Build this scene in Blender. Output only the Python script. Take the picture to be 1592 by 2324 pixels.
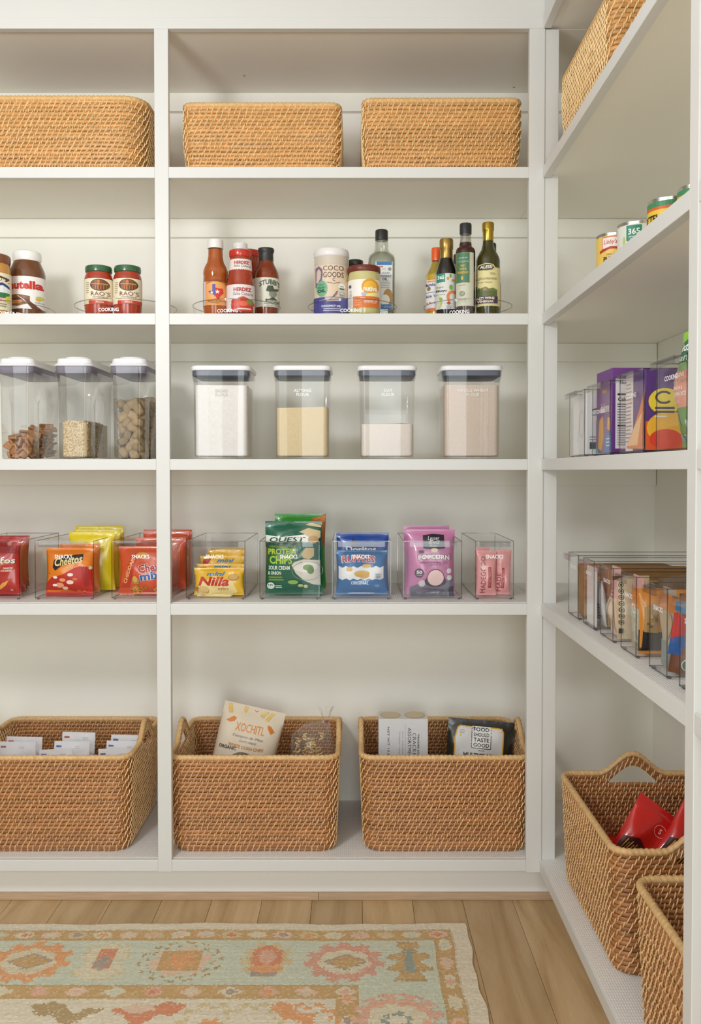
import bpy, bmesh, math, random
import numpy as np
from mathutils import Vector, Matrix
from mathutils.geometry import tessellate_polygon

for o in list(bpy.data.objects):
    bpy.data.objects.remove(o, do_unlink=True)
S = bpy.context.scene
COL = S.collection
R = random.Random(7)
PI = math.pi

# ------------------------------------------------------------------ camera
F = 1957.0                       # focal length in pixels of the 1592 x 2324 frame
CX, CY = 805.0, 1112.0           # principal point
PITCH = math.radians(1.25)
CAMZ = 1.16
cam_d = bpy.data.cameras.new('camera')
cam = bpy.data.objects.new('camera', cam_d)
COL.objects.link(cam)
cam_d.sensor_fit = 'HORIZONTAL'
cam_d.sensor_width = 36.0
cam_d.lens = F / 1592 * 36
cam_d.shift_x = -(CX - 796) / 1592
cam_d.shift_y = -(1162 - CY) / 1592
cam_d.clip_start = 0.05
cam.location = (0, 0, CAMZ)
cam.rotation_euler = (PI / 2 - PITCH, 0, 0)
S.camera = cam

# ------------------------------------------------------------------ light
S.view_settings.view_transform = 'Standard'
S.view_settings.look = 'None'
S.view_settings.gamma = 1.0
S.view_settings.use_curve_mapping = False
S.view_settings.exposure = -0.85
try:
    S.cycles.transparent_max_bounces = 40
    S.cycles.max_bounces = 10
    S.cycles.diffuse_bounces = 6
    S.cycles.transmission_bounces = 8
    S.cycles.caustics_reflective = False
    S.cycles.caustics_refractive = False
except Exception:
    pass
W = bpy.data.worlds.new('daylight')
S.world = W
W.use_nodes = True
W.node_tree.nodes['Background'].inputs[0].default_value = (0.86, 0.95, 0.88, 1)
W.node_tree.nodes['Background'].inputs[1].default_value = 1.2

def area(name, loc, size, power, color, aim):
    d = bpy.data.lights.new(name, 'AREA')
    d.shape = 'RECTANGLE'; d.size, d.size_y = size
    d.energy = power; d.color = color
    o = bpy.data.objects.new(name, d); COL.objects.link(o)
    o.location = loc
    o.rotation_euler = (Vector(aim) - Vector(loc)).to_track_quat('-Z', 'Y').to_euler()
    return o
# daylight through the window and the glazed door behind the camera, the pendant lamp's own light is in its builder
area('window_daylight', (-1.55, -1.17, 1.40), (1.45, 1.45), 42, (0.92, 0.97, 1.0), (-0.6, 2.2, 1.25))
area('door_daylight', (0.15, -1.17, 1.13), (1.0, 1.9), 54, (0.925, 0.975, 1.0), (0.0, 2.0, 1.20))

# ------------------------------------------------------------------ helpers
def P(px, py, Y):
    """a point of the photograph at depth Y (metres from the camera) in world metres"""
    a = (px - CX) / F; b = (CY - py) / F
    dy = math.cos(PITCH) + b * math.sin(PITCH)
    dz = -math.sin(PITCH) + b * math.cos(PITCH)
    t = Y / dy
    return Vector((a * t, Y, CAMZ + dz * t))
def PZ(px, py, z):
    """a point of the photograph on the horizontal plane z"""
    a = (px - CX) / F; b = (CY - py) / F
    dy = math.cos(PITCH) + b * math.sin(PITCH)
    dz = -math.sin(PITCH) + b * math.cos(PITCH)
    t = (z - CAMZ) / dz
    return Vector((a * t, dy * t, z))
def PX(px, py, X):
    a = (px - CX) / F; b = (CY - py) / F
    t = X / a
    return Vector((X, (math.cos(PITCH) + b * math.sin(PITCH)) * t,
                   CAMZ + (-math.sin(PITCH) + b * math.cos(PITCH)) * t))

def lin(h):
    h = h.lstrip('#')
    c = [int(h[i:i + 2], 16) / 255 for i in (0, 2, 4)]
    return tuple(x / 12.92 if x <= .04045 else ((x + .055) / 1.055) ** 2.4 for x in c)

MATS = {}
def mat(name, color='#ffffff', rough=.5, metal=0., coat=0., noise=None, bump=None, spec=.5,
        rand=0., trans=0., sheen=0., sss=0., alpha=1.):
    """noise=(scale, amount[, stretch]); bump=(scale, strength[, stretch]); rand = value spread between objects"""
    if name in MATS: return MATS[name]
    m = bpy.data.materials.new(name); m.use_nodes = True
    nt = m.node_tree; b = nt.nodes['Principled BSDF']
    c = lin(color) if isinstance(color, str) else color
    b.inputs['Base Color'].default_value = (*c, 1)
    b.inputs['Roughness'].default_value = rough
    b.inputs['Metallic'].default_value = metal
    b.inputs['Specular IOR Level'].default_value = spec
    b.inputs['Coat Weight'].default_value = coat
    b.inputs['Coat Roughness'].default_value = .06
    b.inputs['Transmission Weight'].default_value = trans
    b.inputs['Sheen Weight'].default_value = sheen
    m.diffuse_color = (*c, 1)
    def coords(stretch):
        tc = nt.nodes.new('ShaderNodeTexCoord')
        mp = nt.nodes.new('ShaderNodeMapping')
        mp.inputs['Scale'].default_value = stretch
        nt.links.new(tc.outputs['Object'], mp.inputs[0])
        return mp.outputs[0]
    last = None
    if noise or rand:
        hsv = nt.nodes.new('ShaderNodeHueSaturation')
        hsv.inputs['Color'].default_value = (*c, 1)
        val = None
        if noise:
            n = nt.nodes.new('ShaderNodeTexNoise'); n.inputs['Scale'].default_value = noise[0]
            n.inputs['Detail'].default_value = 4
            nt.links.new(coords(noise[2] if len(noise) > 2 else (1, 1, 1)), n.inputs['Vector'])
            mr = nt.nodes.new('ShaderNodeMapRange')
            mr.inputs[1].default_value = .25; mr.inputs[2].default_value = .75
            mr.inputs[3].default_value = 1 - noise[1]; mr.inputs[4].default_value = 1 + noise[1]
            nt.links.new(n.outputs[0], mr.inputs[0]); val = mr.outputs[0]
        if rand:
            oi = nt.nodes.new('ShaderNodeObjectInfo')
            mr = nt.nodes.new('ShaderNodeMapRange')
            mr.inputs[3].default_value = 1 - rand; mr.inputs[4].default_value = 1 + rand
            nt.links.new(oi.outputs['Random'], mr.inputs[0])
            if val is not None:
                mu = nt.nodes.new('ShaderNodeMath'); mu.operation = 'MULTIPLY'
                nt.links.new(val, mu.inputs[0]); nt.links.new(mr.outputs[0], mu.inputs[1]); val = mu.outputs[0]
            else: val = mr.outputs[0]
        nt.links.new(val, hsv.inputs['Value'])
        nt.links.new(hsv.outputs[0], b.inputs['Base Color'])
    if bump:
        n = nt.nodes.new('ShaderNodeTexNoise'); n.inputs['Scale'].default_value = bump[0]
        n.inputs['Detail'].default_value = 3
        nt.links.new(coords(bump[2] if len(bump) > 2 else (1, 1, 1)), n.inputs['Vector'])
        bp = nt.nodes.new('ShaderNodeBump'); bp.inputs['Strength'].default_value = bump[1]
        bp.inputs['Distance'].default_value = .002
        nt.links.new(n.outputs[0], bp.inputs['Height']); nt.links.new(bp.outputs[0], b.inputs['Normal'])
    MATS[name] = m
    return m

def clear(name, tint='#f4f5f4', refl=.05, edge=.55, rough=.02, power=3.0, body=0.0, bodycol='#ffffff'):
    """clear plastic or glass sheet: lets light through, mirrors more at grazing angles"""
    if name in MATS: return MATS[name]
    m = bpy.data.materials.new(name); m.use_nodes = True
    nt = m.node_tree; nt.nodes.clear()
    out = nt.nodes.new('ShaderNodeOutputMaterial')
    tr = nt.nodes.new('ShaderNodeBsdfTransparent'); tr.inputs[0].default_value = (*lin(tint), 1)
    gl = nt.nodes.new('ShaderNodeBsdfGlossy'); gl.inputs['Roughness'].default_value = rough
    gl.inputs['Color'].default_value = (.95, .95, .95, 1)
    lw = nt.nodes.new('ShaderNodeLayerWeight'); lw.inputs[0].default_value = .5
    pw = nt.nodes.new('ShaderNodeMath'); pw.operation = 'POWER'; pw.inputs[1].default_value = power
    ma = nt.nodes.new('ShaderNodeMath'); ma.operation = 'MULTIPLY_ADD'
    ma.inputs[1].default_value = edge; ma.inputs[2].default_value = refl
    mx = nt.nodes.new('ShaderNodeMixShader')
    nt.links.new(lw.outputs['Facing'], pw.inputs[0]); nt.links.new(pw.outputs[0], ma.inputs[0])
    nt.links.new(ma.outputs[0], mx.inputs[0])
    src = tr.outputs[0]
    if body:
        df = nt.nodes.new('ShaderNodeBsdfDiffuse'); df.inputs[0].default_value = (*lin(bodycol), 1)
        m2 = nt.nodes.new('ShaderNodeMixShader'); m2.inputs[0].default_value = body
        nt.links.new(tr.outputs[0], m2.inputs[1]); nt.links.new(df.outputs[0], m2.inputs[2])
        src = m2.outputs[0]
    nt.links.new(src, mx.inputs[1]); nt.links.new(gl.outputs[0], mx.inputs[2])
    nt.links.new(mx.outputs[0], out.inputs[0])
    m.diffuse_color = (*lin(tint), .3)
    MATS[name] = m
    return m

def ink(h, rough=.45):
    return mat('ink_' + h.lstrip('#') + ('' if rough == .45 else '_%d' % int(rough * 100)), h, rough)

class MB:
    """collects shapes and links them as ONE mesh object"""
    def __init__(s): s.v = []; s.f = []; s.m = []
    def add(s, vs, fs, mi=0):
        o = len(s.v); s.v += [tuple(v) for v in vs]
        s.f += [tuple(i + o for i in f) for f in fs]; s.m += [mi] * len(fs)
        return s
    def box(s, x0, y0, z0, x1, y1, z1, mi=0):
        x0, x1 = sorted((x0, x1)); y0, y1 = sorted((y0, y1)); z0, z1 = sorted((z0, z1))
        return s.add([(x0, y0, z0), (x1, y0, z0), (x1, y1, z0), (x0, y1, z0), (x0, y0, z1), (x1, y0, z1), (x1, y1, z1), (x0, y1, z1)],
                     [(0, 3, 2, 1), (4, 5, 6, 7), (0, 1, 5, 4), (1, 2, 6, 5), (2, 3, 7, 6), (3, 0, 4, 7)], mi)
    def loft(s, rings, cap0=True, cap1=True, closed=True, mi=0):
        n = len(rings[0]); vs = [p for r in rings for p in r]; fs = []
        for i in range(len(rings) - 1):
            for j in range(n if closed else n - 1):
                k = (j + 1) % n
                fs.append((i * n + j, i * n + k, (i + 1) * n + k, (i + 1) * n + j))
        if cap0: fs.append(tuple(range(n))[::-1])
        if cap1: fs.append(tuple(range((len(rings) - 1) * n, len(rings) * n)))
        return s.add(vs, fs, mi)
    def lathe(s, prof, n=28, mi=0, cx=0, cy=0, caps=True):
        rings = [[(cx + r * math.cos(2 * PI * k / n), cy + r * math.sin(2 * PI * k / n), z) for k in range(n)] for r, z in prof]
        return s.loft(rings, caps, caps, True, mi)
    def tube(s, pts, r, n=6, closed=False, mi=0, flat=1.0, up=(0, 0, 1)):
        pts = [Vector(p) for p in pts]; rings = []; up = Vector(up)
        for i, p in enumerate(pts):
            a = pts[i - 1] if (i > 0 or closed) else p
            b = pts[(i + 1) % len(pts)] if (i < len(pts) - 1 or closed) else p
            t = (b - a).normalized()
            side = t.cross(up)
            if side.length < 1e-4: side = t.cross(Vector((1, 0, 0)))
            side.normalize(); w = side.cross(t).normalized()
            rr = r[i] if isinstance(r, (list, tuple)) else r
            rings.append([p + side * (rr * flat * math.cos(2 * PI * k / n)) + w * (rr * math.sin(2 * PI * k / n)) for k in range(n)])
        if closed:
            rings.append(rings[0]); return s.loft(rings, False, False, True, mi)
        return s.loft(rings, True, True, True, mi)
    def build(s, name, mats, parent=None, smooth=None, bevel=0., seg=2):
        me = bpy.data.meshes.new(name); me.from_pydata(s.v, [], s.f)
        if not isinstance(mats, (list, tuple)): mats = [mats]
        for m in mats: me.materials.append(m)
        if any(s.m): me.polygons.foreach_set('material_index', s.m)
        if bevel:
            bm = bmesh.new(); bm.from_mesh(me)
            bmesh.ops.recalc_face_normals(bm, faces=bm.faces)
            es = [e for e in bm.edges if len(e.link_faces) == 2 and e.calc_face_angle(0) > .5]
            bmesh.ops.bevel(bm, geom=es, offset=bevel, segments=seg, profile=.5, affect='EDGES', clamp_overlap=True)
            bm.to_mesh(me); bm.free()
        else:
            me.validate()
        if smooth:
            me.shade_smooth(); me.set_sharp_from_angle(angle=math.radians(smooth))
        o = bpy.data.objects.new(name, me); COL.objects.link(o)
        if parent is not None: o.parent = parent
        return o

def tag(o, label=None, cat=None, group=None, kind=None):
    if label: o['label'] = label
    if cat: o['category'] = cat
    if group: o['group'] = group
    if kind: o['kind'] = kind
    return o
def thing(name, label, cat, loc=(0, 0, 0), rotz=0., group=None, rot=None):
    o = bpy.data.objects.new(name, None); COL.objects.link(o)
    o.empty_display_size = .05
    o.location = loc; o.rotation_euler = rot if rot else (0, 0, rotz)
    return tag(o, label, cat, group)
def copy_tree(o, parent=None):
    c = o.copy(); COL.objects.link(c)
    if parent is not None: c.parent = parent
    for ch in list(o.children): copy_tree(ch, c)
    return c

def rrect(w, d, r, z, n=5, cx=0., cy=0.):
    """rounded rectangle ring, counter-clockwise"""
    out = []
    r = max(1e-5, min(r, w / 2 - 1e-5, d / 2 - 1e-5))
    for sx, sy, a0 in ((1, 1, 0), (-1, 1, 90), (-1, -1, 180), (1, -1, 270)):
        for k in range(n + 1):
            a = math.radians(a0 + 90 * k / n)
            out.append((cx + sx * (w / 2 - r) + r * math.cos(a), cy + sy * (d / 2 - r) + r * math.sin(a), z))
    return out

# ---- print: flat lettering and shapes laid onto a surface
FONT_CACHE = {}
def text_mesh(body, bold=0., shear=0., space=1.):
    key = (body, bold, shear, space)
    if key in FONT_CACHE: return FONT_CACHE[key]
    c = bpy.data.curves.new('t', 'FONT'); c.body = body; c.size = 1; c.resolution_u = 2
    c.offset = bold; c.shear = shear; c.space_character = space; c.fill_mode = 'FRONT'
    o = bpy.data.objects.new('t', c)
    me = bpy.data.meshes.new_from_object(o)
    vs = [(v.co.x, v.co.y) for v in me.vertices]; fs = [tuple(p.vertices) for p in me.polygons]
    bpy.data.objects.remove(o); bpy.data.curves.remove(c); bpy.data.meshes.remove(me)
    if vs:
        x0 = min(v[0] for v in vs); x1 = max(v[0] for v in vs)
        y0 = min(v[1] for v in vs); y1 = max(v[1] for v in vs)
    else: x0 = x1 = y0 = y1 = 0
    FONT_CACHE[key] = (vs, fs, x0, x1, y0, y1)
    return FONT_CACHE[key]

def clip_slab(poly, ax, lo, hi):
    for sgn, lim in ((1, lo), (-1, hi)):
        out = []
        for i in range(len(poly)):
            a, b = poly[i - 1], poly[i]
            da = sgn * (a[ax] - lim); db = sgn * (b[ax] - lim)
            if (da >= 0) != (db >= 0):
                t = da / (da - db); out.append((a[0] + (b[0] - a[0]) * t, a[1] + (b[1] - a[1]) * t))
            if db >= 0: out.append(b)
        poly = out
        if not poly: return poly
    return poly

class Print:
    """mp(u, v, off) -> local xyz; u to the reader's right, v up, in metres; step = how finely shapes follow the surface"""
    def __init__(s, mp, step=.01, vstep=None, base=.0004, lift=.00012):
        s.mp = mp; s.st = (step, vstep or 99.); s.b = MB(); s.mats = []; s.k = 0; s.base = base; s.lift = lift
    def _mi(s, col):
        m = ink(col) if isinstance(col, str) else col
        if m not in s.mats: s.mats.append(m)
        return s.mats.index(m)
    def tri(s, vs, fs, col):
        mi = s._mi(col); off = s.base + s.k * s.lift; s.k += 1
        for f in fs:
            polys = [[vs[i] for i in f]]
            for ax in (0, 1):
                st = s.st[ax]; nxt = []
                for p in polys:
                    lo = min(q[ax] for q in p); hi = max(q[ax] for q in p)
                    k0 = math.floor(lo / st); k1 = math.floor(hi / st)
                    if k1 <= k0: nxt.append(p); continue
                    for k in range(k0, k1 + 1):
                        c = clip_slab(p, ax, k * st, (k + 1) * st)
                        if len(c) >= 3: nxt.append(c)
                polys = nxt
            for p in polys:
                s.b.add([s.mp(q[0], q[1], off) for q in p], [tuple(range(len(p)))], mi)
        return s
    def poly(s, pts, col):
        t = tessellate_polygon([[Vector((p[0], p[1], 0)) for p in pts]])
        a = sum(pts[i - 1][0] * pts[i][1] - pts[i][0] * pts[i - 1][1] for i in range(len(pts)))
        fs = []
        for f in t:
            q = [pts[i] for i in f]
            ar = (q[1][0] - q[0][0]) * (q[2][1] - q[0][1]) - (q[2][0] - q[0][0]) * (q[1][1] - q[0][1])
            fs.append(tuple(f) if ar > 0 else tuple(f)[::-1])
        return s.tri(pts, fs, col)
    def rect(s, u0, v0, u1, v1, col): return s.poly([(u0, v0), (u1, v0), (u1, v1), (u0, v1)], col)
    def ell(s, cu, cv, ru, rv, col, n=22, a0=0., a1=360.):
        full = abs(a1 - a0 - 360) < 1e-6
        k = n if full else n + 1
        pts = [(cu + ru * math.cos(math.radians(a0 + (a1 - a0) * i / n)), cv + rv * math.sin(math.radians(a0 + (a1 - a0) * i / n))) for i in range(k)]
        return s.poly(pts, col)
    def ring(s, cu, cv, ru, rv, wd, col, n=22, a0=0., a1=360.):
        vs = []; fs = []
        for i in range(n + 1):
            a = math.radians(a0 + (a1 - a0) * i / n)
            vs += [(cu + ru * math.cos(a), cv + rv * math.sin(a)), (cu + (ru - wd) * math.cos(a), cv + (rv - wd) * math.sin(a))]
        for i in range(n): fs.append((2 * i, 2 * i + 2, 2 * i + 3, 2 * i + 1))
        return s.tri(vs, fs, col)
    def line(s, pts, wd, col):
        vs = []; fs = []
        for i, p in enumerate(pts):
            a = pts[max(0, i - 1)]; b = pts[min(len(pts) - 1, i + 1)]
            dx, dy = b[0] - a[0], b[1] - a[1]; l = math.hypot(dx, dy) or 1
            nx, ny = -dy / l * wd / 2, dx / l * wd / 2
            vs += [(p[0] - nx, p[1] - ny), (p[0] + nx, p[1] + ny)]
        for i in range(len(pts) - 1): fs.append((2 * i, 2 * i + 2, 2 * i + 3, 2 * i + 1))
        return s.tri(vs, fs, col)
    def star(s, cu, cv, r, col, rot=90., k=.4):
        return s.poly([(cu + (r if i % 2 == 0 else r * k) * math.cos(math.radians(rot + 36 * i)),
                        cv + (r if i % 2 == 0 else r * k) * math.sin(math.radians(rot + 36 * i))) for i in range(10)], col)
    def text(s, body, cu, cv, h, col, w=None, bold=.0, shear=0., rot=0., arch=0., space=1.):
        """h = height of the letters, w = fitted width; rot in degrees; arch bends the line over a circle"""
        vs, fs, x0, x1, y0, y1 = text_mesh(body, bold, shear, space)
        if not vs: return s
        sy = h / (y1 - y0); sx = w / (x1 - x0) if w else sy
        ca, sa = math.cos(math.radians(rot)), math.sin(math.radians(rot)); out = []
        for x, y in vs:
            X = (x - (x0 + x1) / 2) * sx; Y = (y - (y0 + y1) / 2) * sy
            if arch: Y += arch * (1 - (2 * X / ((x1 - x0) * sx)) ** 2)
            out.append((cu + X * ca - Y * sa, cv + X * sa + Y * ca))
        return s.tri(out, fs, col)
    def lines(s, u0, u1, v, n, pitch, th, col, jag=.3):
        """rows of print too small to read"""
        for i in range(n):
            L = (u1 - u0) * (1 - jag * R.random())
            s.rect(u0, v - i * pitch, u0 + L, v - i * pitch - th, col)
        return s
    def build(s, name, parent, label=None):
        if not s.b.f: return None
        o = s.b.build(name, s.mats, parent)
        if label: o['label'] = label
        return o

def cyl_map(rf):
    """print around a bottle; rf = radius or radius(z)"""
    def mp(u, v, off):
        r = (rf(v) if callable(rf) else rf) + off
        a = u / max(1e-4, (rf(v) if callable(rf) else rf))
        return (r * math.sin(a), -r * math.cos(a), v)
    return mp
def plane_map(y=0., x=0., z=0.):
    return lambda u, v, off: (x + u, y - off, z + v)
# ------------------------------------------------------------------ materials of the room
paint = mat('white_satin_paint_dimmed', '#d9d8d5', .42, bump=(90, .03))  # frame fronts, darkened in colour to offset the strong light they catch
paint_in_lifted = mat('white_paint_lightened', '#f4f1e7', .5, bump=(90, .03))  # same white, lightened in colour to offset shade inside the bays
room_paint = mat('greige_room_paint', '#7d7973', .7)
paint_wall = mat('wall_paint_lightened', '#f5f2e9', .6, bump=(160, .05))  # walls behind the shelves, also lightened in colour against the shade there
paint_trim = mat('trim_paint', '#eeede9', .4, bump=(90, .03))

# ------------------------------------------------------------------ measures (metres)
YF = 2.25                        # front plane of the shelving on the back wall
YB = 2.66                        # back wall
XR = 0.488                       # front plane of the shelving on the right wall
XW = 0.927                       # right wall
XL = -2.35                       # left wall
YW = -1.20                       # wall with window and door, behind the camera
ZC = 2.62                        # ceiling
Fz = lambda py: P(805, py, YF).z
Fx = lambda px: (px - CX) * YF / F
LEVEL = [(Fz(378.5), Fz(403.5)), (Fz(711), Fz(736.5)), (Fz(1042), Fz(1067)), (Fz(1370), Fz(1396)), (Fz(1952), Fz(1978))]
TOP0, TOP1 = Fz(64.5), Fz(39)
NOSE = .020
BOARD = .019

def struct(name, mb, m, parent=None, **k):
    o = mb.build(name, m, parent, **k)
    if parent is None: tag(o, kind='structure')
    return o
T = .10
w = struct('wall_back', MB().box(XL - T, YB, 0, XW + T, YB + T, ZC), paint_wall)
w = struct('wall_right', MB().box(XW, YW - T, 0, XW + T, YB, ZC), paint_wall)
w = struct('wall_left', MB().box(XL - T, YW - T, 0, XL, YB, ZC), room_paint)
struct('ceiling', MB().box(XL - T, YW - T, ZC, XW + T, YB + T, ZC + T), mat('ceiling_paint', '#dddad5', .7))
# window wall behind the camera with its window and glazed door
wf = MB()
WX0, WX1, WZ0, WZ1 = -2.30, -0.80, .65, 2.15
DX0, DX1, DZ1 = -.45, .75, 2.12
for x0, x1, z0, z1 in ((XL, WX0, 0, ZC), (WX0, WX1, 0, WZ0), (WX0, WX1, WZ1, ZC), (WX1, DX0, 0, ZC), (DX0, DX1, DZ1, ZC), (DX1, XW, 0, ZC)):
    wf.box(x0, YW - T, z0, x1, YW, z1)
struct('wall_front', wf, room_paint)
glass = clear('window_glass', '#f2f6f2', .03, .4)
win = MB()
for x0, x1, z0, z1 in ((WX0, WX1, WZ0, WZ0 + .05), (WX0, WX1, WZ1 - .05, WZ1), (WX0, WX0 + .05, WZ0, WZ1), (WX1 - .05, WX1, WZ0, WZ1), ((WX0 + WX1) / 2 - .02, (WX0 + WX1) / 2 + .02, WZ0, WZ1)):
    win.box(x0, YW - .07, z0, x1, YW - .03, z1)
win1 = struct('window_1', win, paint_trim)
MB().box(WX0 + .05, YW - .052, WZ0 + .05, WX1 - .05, YW - .048, WZ1 - .05).build('pane', glass, win1)
dr = MB()
for x0, x1, z0, z1 in ((DX0, DX1, 0.002, .20), (DX0, DX1, DZ1 - .10, DZ1), (DX0, DX0 + .09, .002, DZ1), (DX1 - .09, DX1, .002, DZ1)):
    dr.box(x0, YW - .07, z0, x1, YW - .03, z1)
dr1 = struct('door_1', dr, paint_trim)
MB().box(DX0 + .09, YW - .052, .20, DX1 - .09, YW - .048, DZ1 - .10).build('pane', glass, dr1)
MB().tube([(DX0 + .045, YW - .03, 1.0), (DX0 + .045, YW + .03, 1.0), (DX0 + .13, YW + .03, 1.0)], .009, 8).build('handle', mat('brushed_nickel', '#b9b6ae', .3, 1.), dr1)

# frosted globe pendant hanging in the aisle, left of the camera
LAMP = (-.95, .70, 1.88)
cl = thing('pendant_lamp', 'frosted glass globe pendant lamp hanging in the aisle', 'lamp', LAMP)
frost = clear('frosted_globe', '#ffffff', .02, .2, rough=.3, body=.10)
MB().lathe([(.03, .165)] + [(.17 * math.sin(a), .17 * math.cos(a)) for a in [math.radians(12 + k * 14) for k in range(12)]] + [(.012, -.17)], 32).build('globe', frost, cl, smooth=60)
MB().lathe([(.034, .160), (.034, .205), (.012, .215)], 20).build('cap', mat('brushed_nickel', '#b9b6ae', .3, 1.), cl, smooth=40)
MB().tube([(0, 0, .21), (0, 0, ZC - LAMP[2] - .02)], .004, 8).build('rod', mat('brushed_nickel'), cl, smooth=40)
MB().lathe([(.06, ZC - LAMP[2] - .022), (.06, ZC - LAMP[2] - .0005)], 24).build('canopy', mat('brushed_nickel'), cl, smooth=40)
ld = bpy.data.lights.new('pendant_light', 'POINT'); ld.energy = 90; ld.color = (.965, .98, 1.0); ld.shadow_soft_size = .15
lo = bpy.data.objects.new('pendant_light', ld); COL.objects.link(lo); lo.location = LAMP

# ------------------------------------------------------------------ oak floor, plank by plank
def plank_mat():
    m = bpy.data.materials.new('light_oak'); m.use_nodes = True
    nt = m.node_tree; b = nt.nodes['Principled BSDF']
    tc = nt.nodes.new('ShaderNodeTexCoord'); oi = nt.nodes.new('ShaderNodeObjectInfo')
    sh = nt.nodes.new('ShaderNodeVectorMath'); sh.operation = 'MULTIPLY_ADD'
    cb = nt.nodes.new('ShaderNodeCombineXYZ')
    ml = nt.nodes.new('ShaderNodeMath'); ml.operation = 'MULTIPLY'; ml.inputs[1].default_value = 37.
    nt.links.new(oi.outputs['Random'], ml.inputs[0])
    for i in range(3): nt.links.new(ml.outputs[0], cb.inputs[i])
    sh.inputs[1].default_value = (26, 2.6, 8)
    nt.links.new(tc.outputs['Object'], sh.inputs[0]); nt.links.new(cb.outputs[0], sh.inputs[2])
    n1 = nt.nodes.new('ShaderNodeTexNoise'); n1.inputs['Scale'].default_value = .55; n1.inputs['Detail'].default_value = 6
    n1.inputs['Distortion'].default_value = 1.6
    nt.links.new(sh.outputs[0], n1.inputs['Vector'])
    n2 = nt.nodes.new('ShaderNodeTexNoise'); n2.inputs['Scale'].default_value = 9.; n2.inputs['Detail'].default_value = 3
    nt.links.new(sh.outputs[0], n2.inputs['Vector'])
    cr = nt.nodes.new('ShaderNodeValToRGB')
    cr.color_ramp.elements[0].position = .28; cr.color_ramp.elements[0].color = (*lin('#ab8a61'), 1)
    cr.color_ramp.elements[1].position = .68; cr.color_ramp.elements[1].color = (*lin('#c8ab84'), 1)
    e = cr.color_ramp.elements.new(.47); e.color = (*lin('#bd9e74'), 1)
    nt.links.new(n1.outputs[0], cr.inputs[0])
    mr = nt.nodes.new('ShaderNodeMapRange'); mr.inputs[3].default_value = .86; mr.inputs[4].default_value = 1.1
    nt.links.new(oi.outputs['Random'], mr.inputs[0])
    mr2 = nt.nodes.new('ShaderNodeMapRange'); mr2.inputs[1].default_value = .3; mr2.inputs[2].default_value = .7
    mr2.inputs[3].default_value = .96; mr2.inputs[4].default_value = 1.03
    nt.links.new(n2.outputs[0], mr2.inputs[0])
    mm = nt.nodes.new('ShaderNodeMath'); mm.operation = 'MULTIPLY'
    nt.links.new(mr.outputs[0], mm.inputs[0]); nt.links.new(mr2.outputs[0], mm.inputs[1])
    hs = nt.nodes.new('ShaderNodeHueSaturation'); nt.links.new(cr.outputs[0], hs.inputs['Color']); nt.links.new(mm.outputs[0], hs.inputs['Value'])
    nt.links.new(hs.outputs[0], b.inputs['Base Color'])
    b.inputs['Roughness'].default_value = .5
    return m
oak = plank_mat()
fl = struct('floor', MB().box(XL - T, YW - T, -.06, XW + T, YB + T, -.014), mat('subfloor', '#6b5740', .8))
PWID = .1355
x = .292 - 20 * PWID
while x < XW:
    y = YW - R.random() * 1.2
    while y < YB:
        L = 1.5 + R.random() * .9
        y0, y1 = max(y, YW), min(y + L, YB - .2)
        x0, x1 = max(x, XL), min(x + PWID, XW)
        if y1 - y0 > .05 and x1 - x0 > .02:
            MB().box(x0 + .0004, y0 + .0004, -.013, x1 - .0004, y1 - .0004, 0).build('plank', oak, fl, bevel=.0008, seg=1)
        y += L
    x += PWID

# ------------------------------------------------------------------ shelving along the back wall
XS0 = -1.90                       # left end of the back shelving
unit = tag(bpy.data.objects.new('shelving_unit', None), 'white painted built-in shelving across the back wall', 'shelving')
COL.objects.link(unit)
def wood(mb, name, parent=unit, b=.0012): return mb.build(name, paint_in_lifted if name in ('shelf', 'cleat', 'top_panel') else paint, parent, bevel=b, seg=2)
ST = .020
ZB = LEVEL[4][1]
stx = [(XS0, Fx(-478)), (Fx(354.5), Fx(386)), (Fx(1198.5), Fx(1233.5))]
for i, (a, b) in enumerate(stx):
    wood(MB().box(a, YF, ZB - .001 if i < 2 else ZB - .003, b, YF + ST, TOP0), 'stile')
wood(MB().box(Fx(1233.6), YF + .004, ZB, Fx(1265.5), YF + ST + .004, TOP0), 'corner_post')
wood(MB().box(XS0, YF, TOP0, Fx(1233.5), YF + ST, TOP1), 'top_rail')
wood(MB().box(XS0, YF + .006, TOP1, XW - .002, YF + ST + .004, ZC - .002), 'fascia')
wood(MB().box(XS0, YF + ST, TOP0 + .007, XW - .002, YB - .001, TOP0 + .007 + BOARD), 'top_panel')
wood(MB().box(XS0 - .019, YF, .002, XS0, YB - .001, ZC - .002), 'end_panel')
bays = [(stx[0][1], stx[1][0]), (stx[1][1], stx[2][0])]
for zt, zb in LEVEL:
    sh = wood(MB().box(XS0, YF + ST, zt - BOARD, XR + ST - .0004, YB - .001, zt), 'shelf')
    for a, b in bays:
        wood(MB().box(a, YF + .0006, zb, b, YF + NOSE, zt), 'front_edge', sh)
    if zt > LEVEL[4][0]:
        pass
for px_, py_ in ((555, 172), (1167, 198)):
    c_ = PZ(px_, py_, TOP0 + .007)
    MB().lathe([(.0032, TOP0 + .0064), (.0032, TOP0 + .0069)], 12, cx=c_.x, cy=c_.y).build('screw_cap', mat('screw_filler', '#8f8371', .6), unit)
CLH = .056
for zt in [TOP0 + .007 + BOARD] + [l[0] for l in LEVEL[:4]]:
    wood(MB().box(XS0, YB - .018, zt - BOARD - CLH, XW - .002, YB - .0005, zt - BOARD - .0005), 'cleat')
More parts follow.
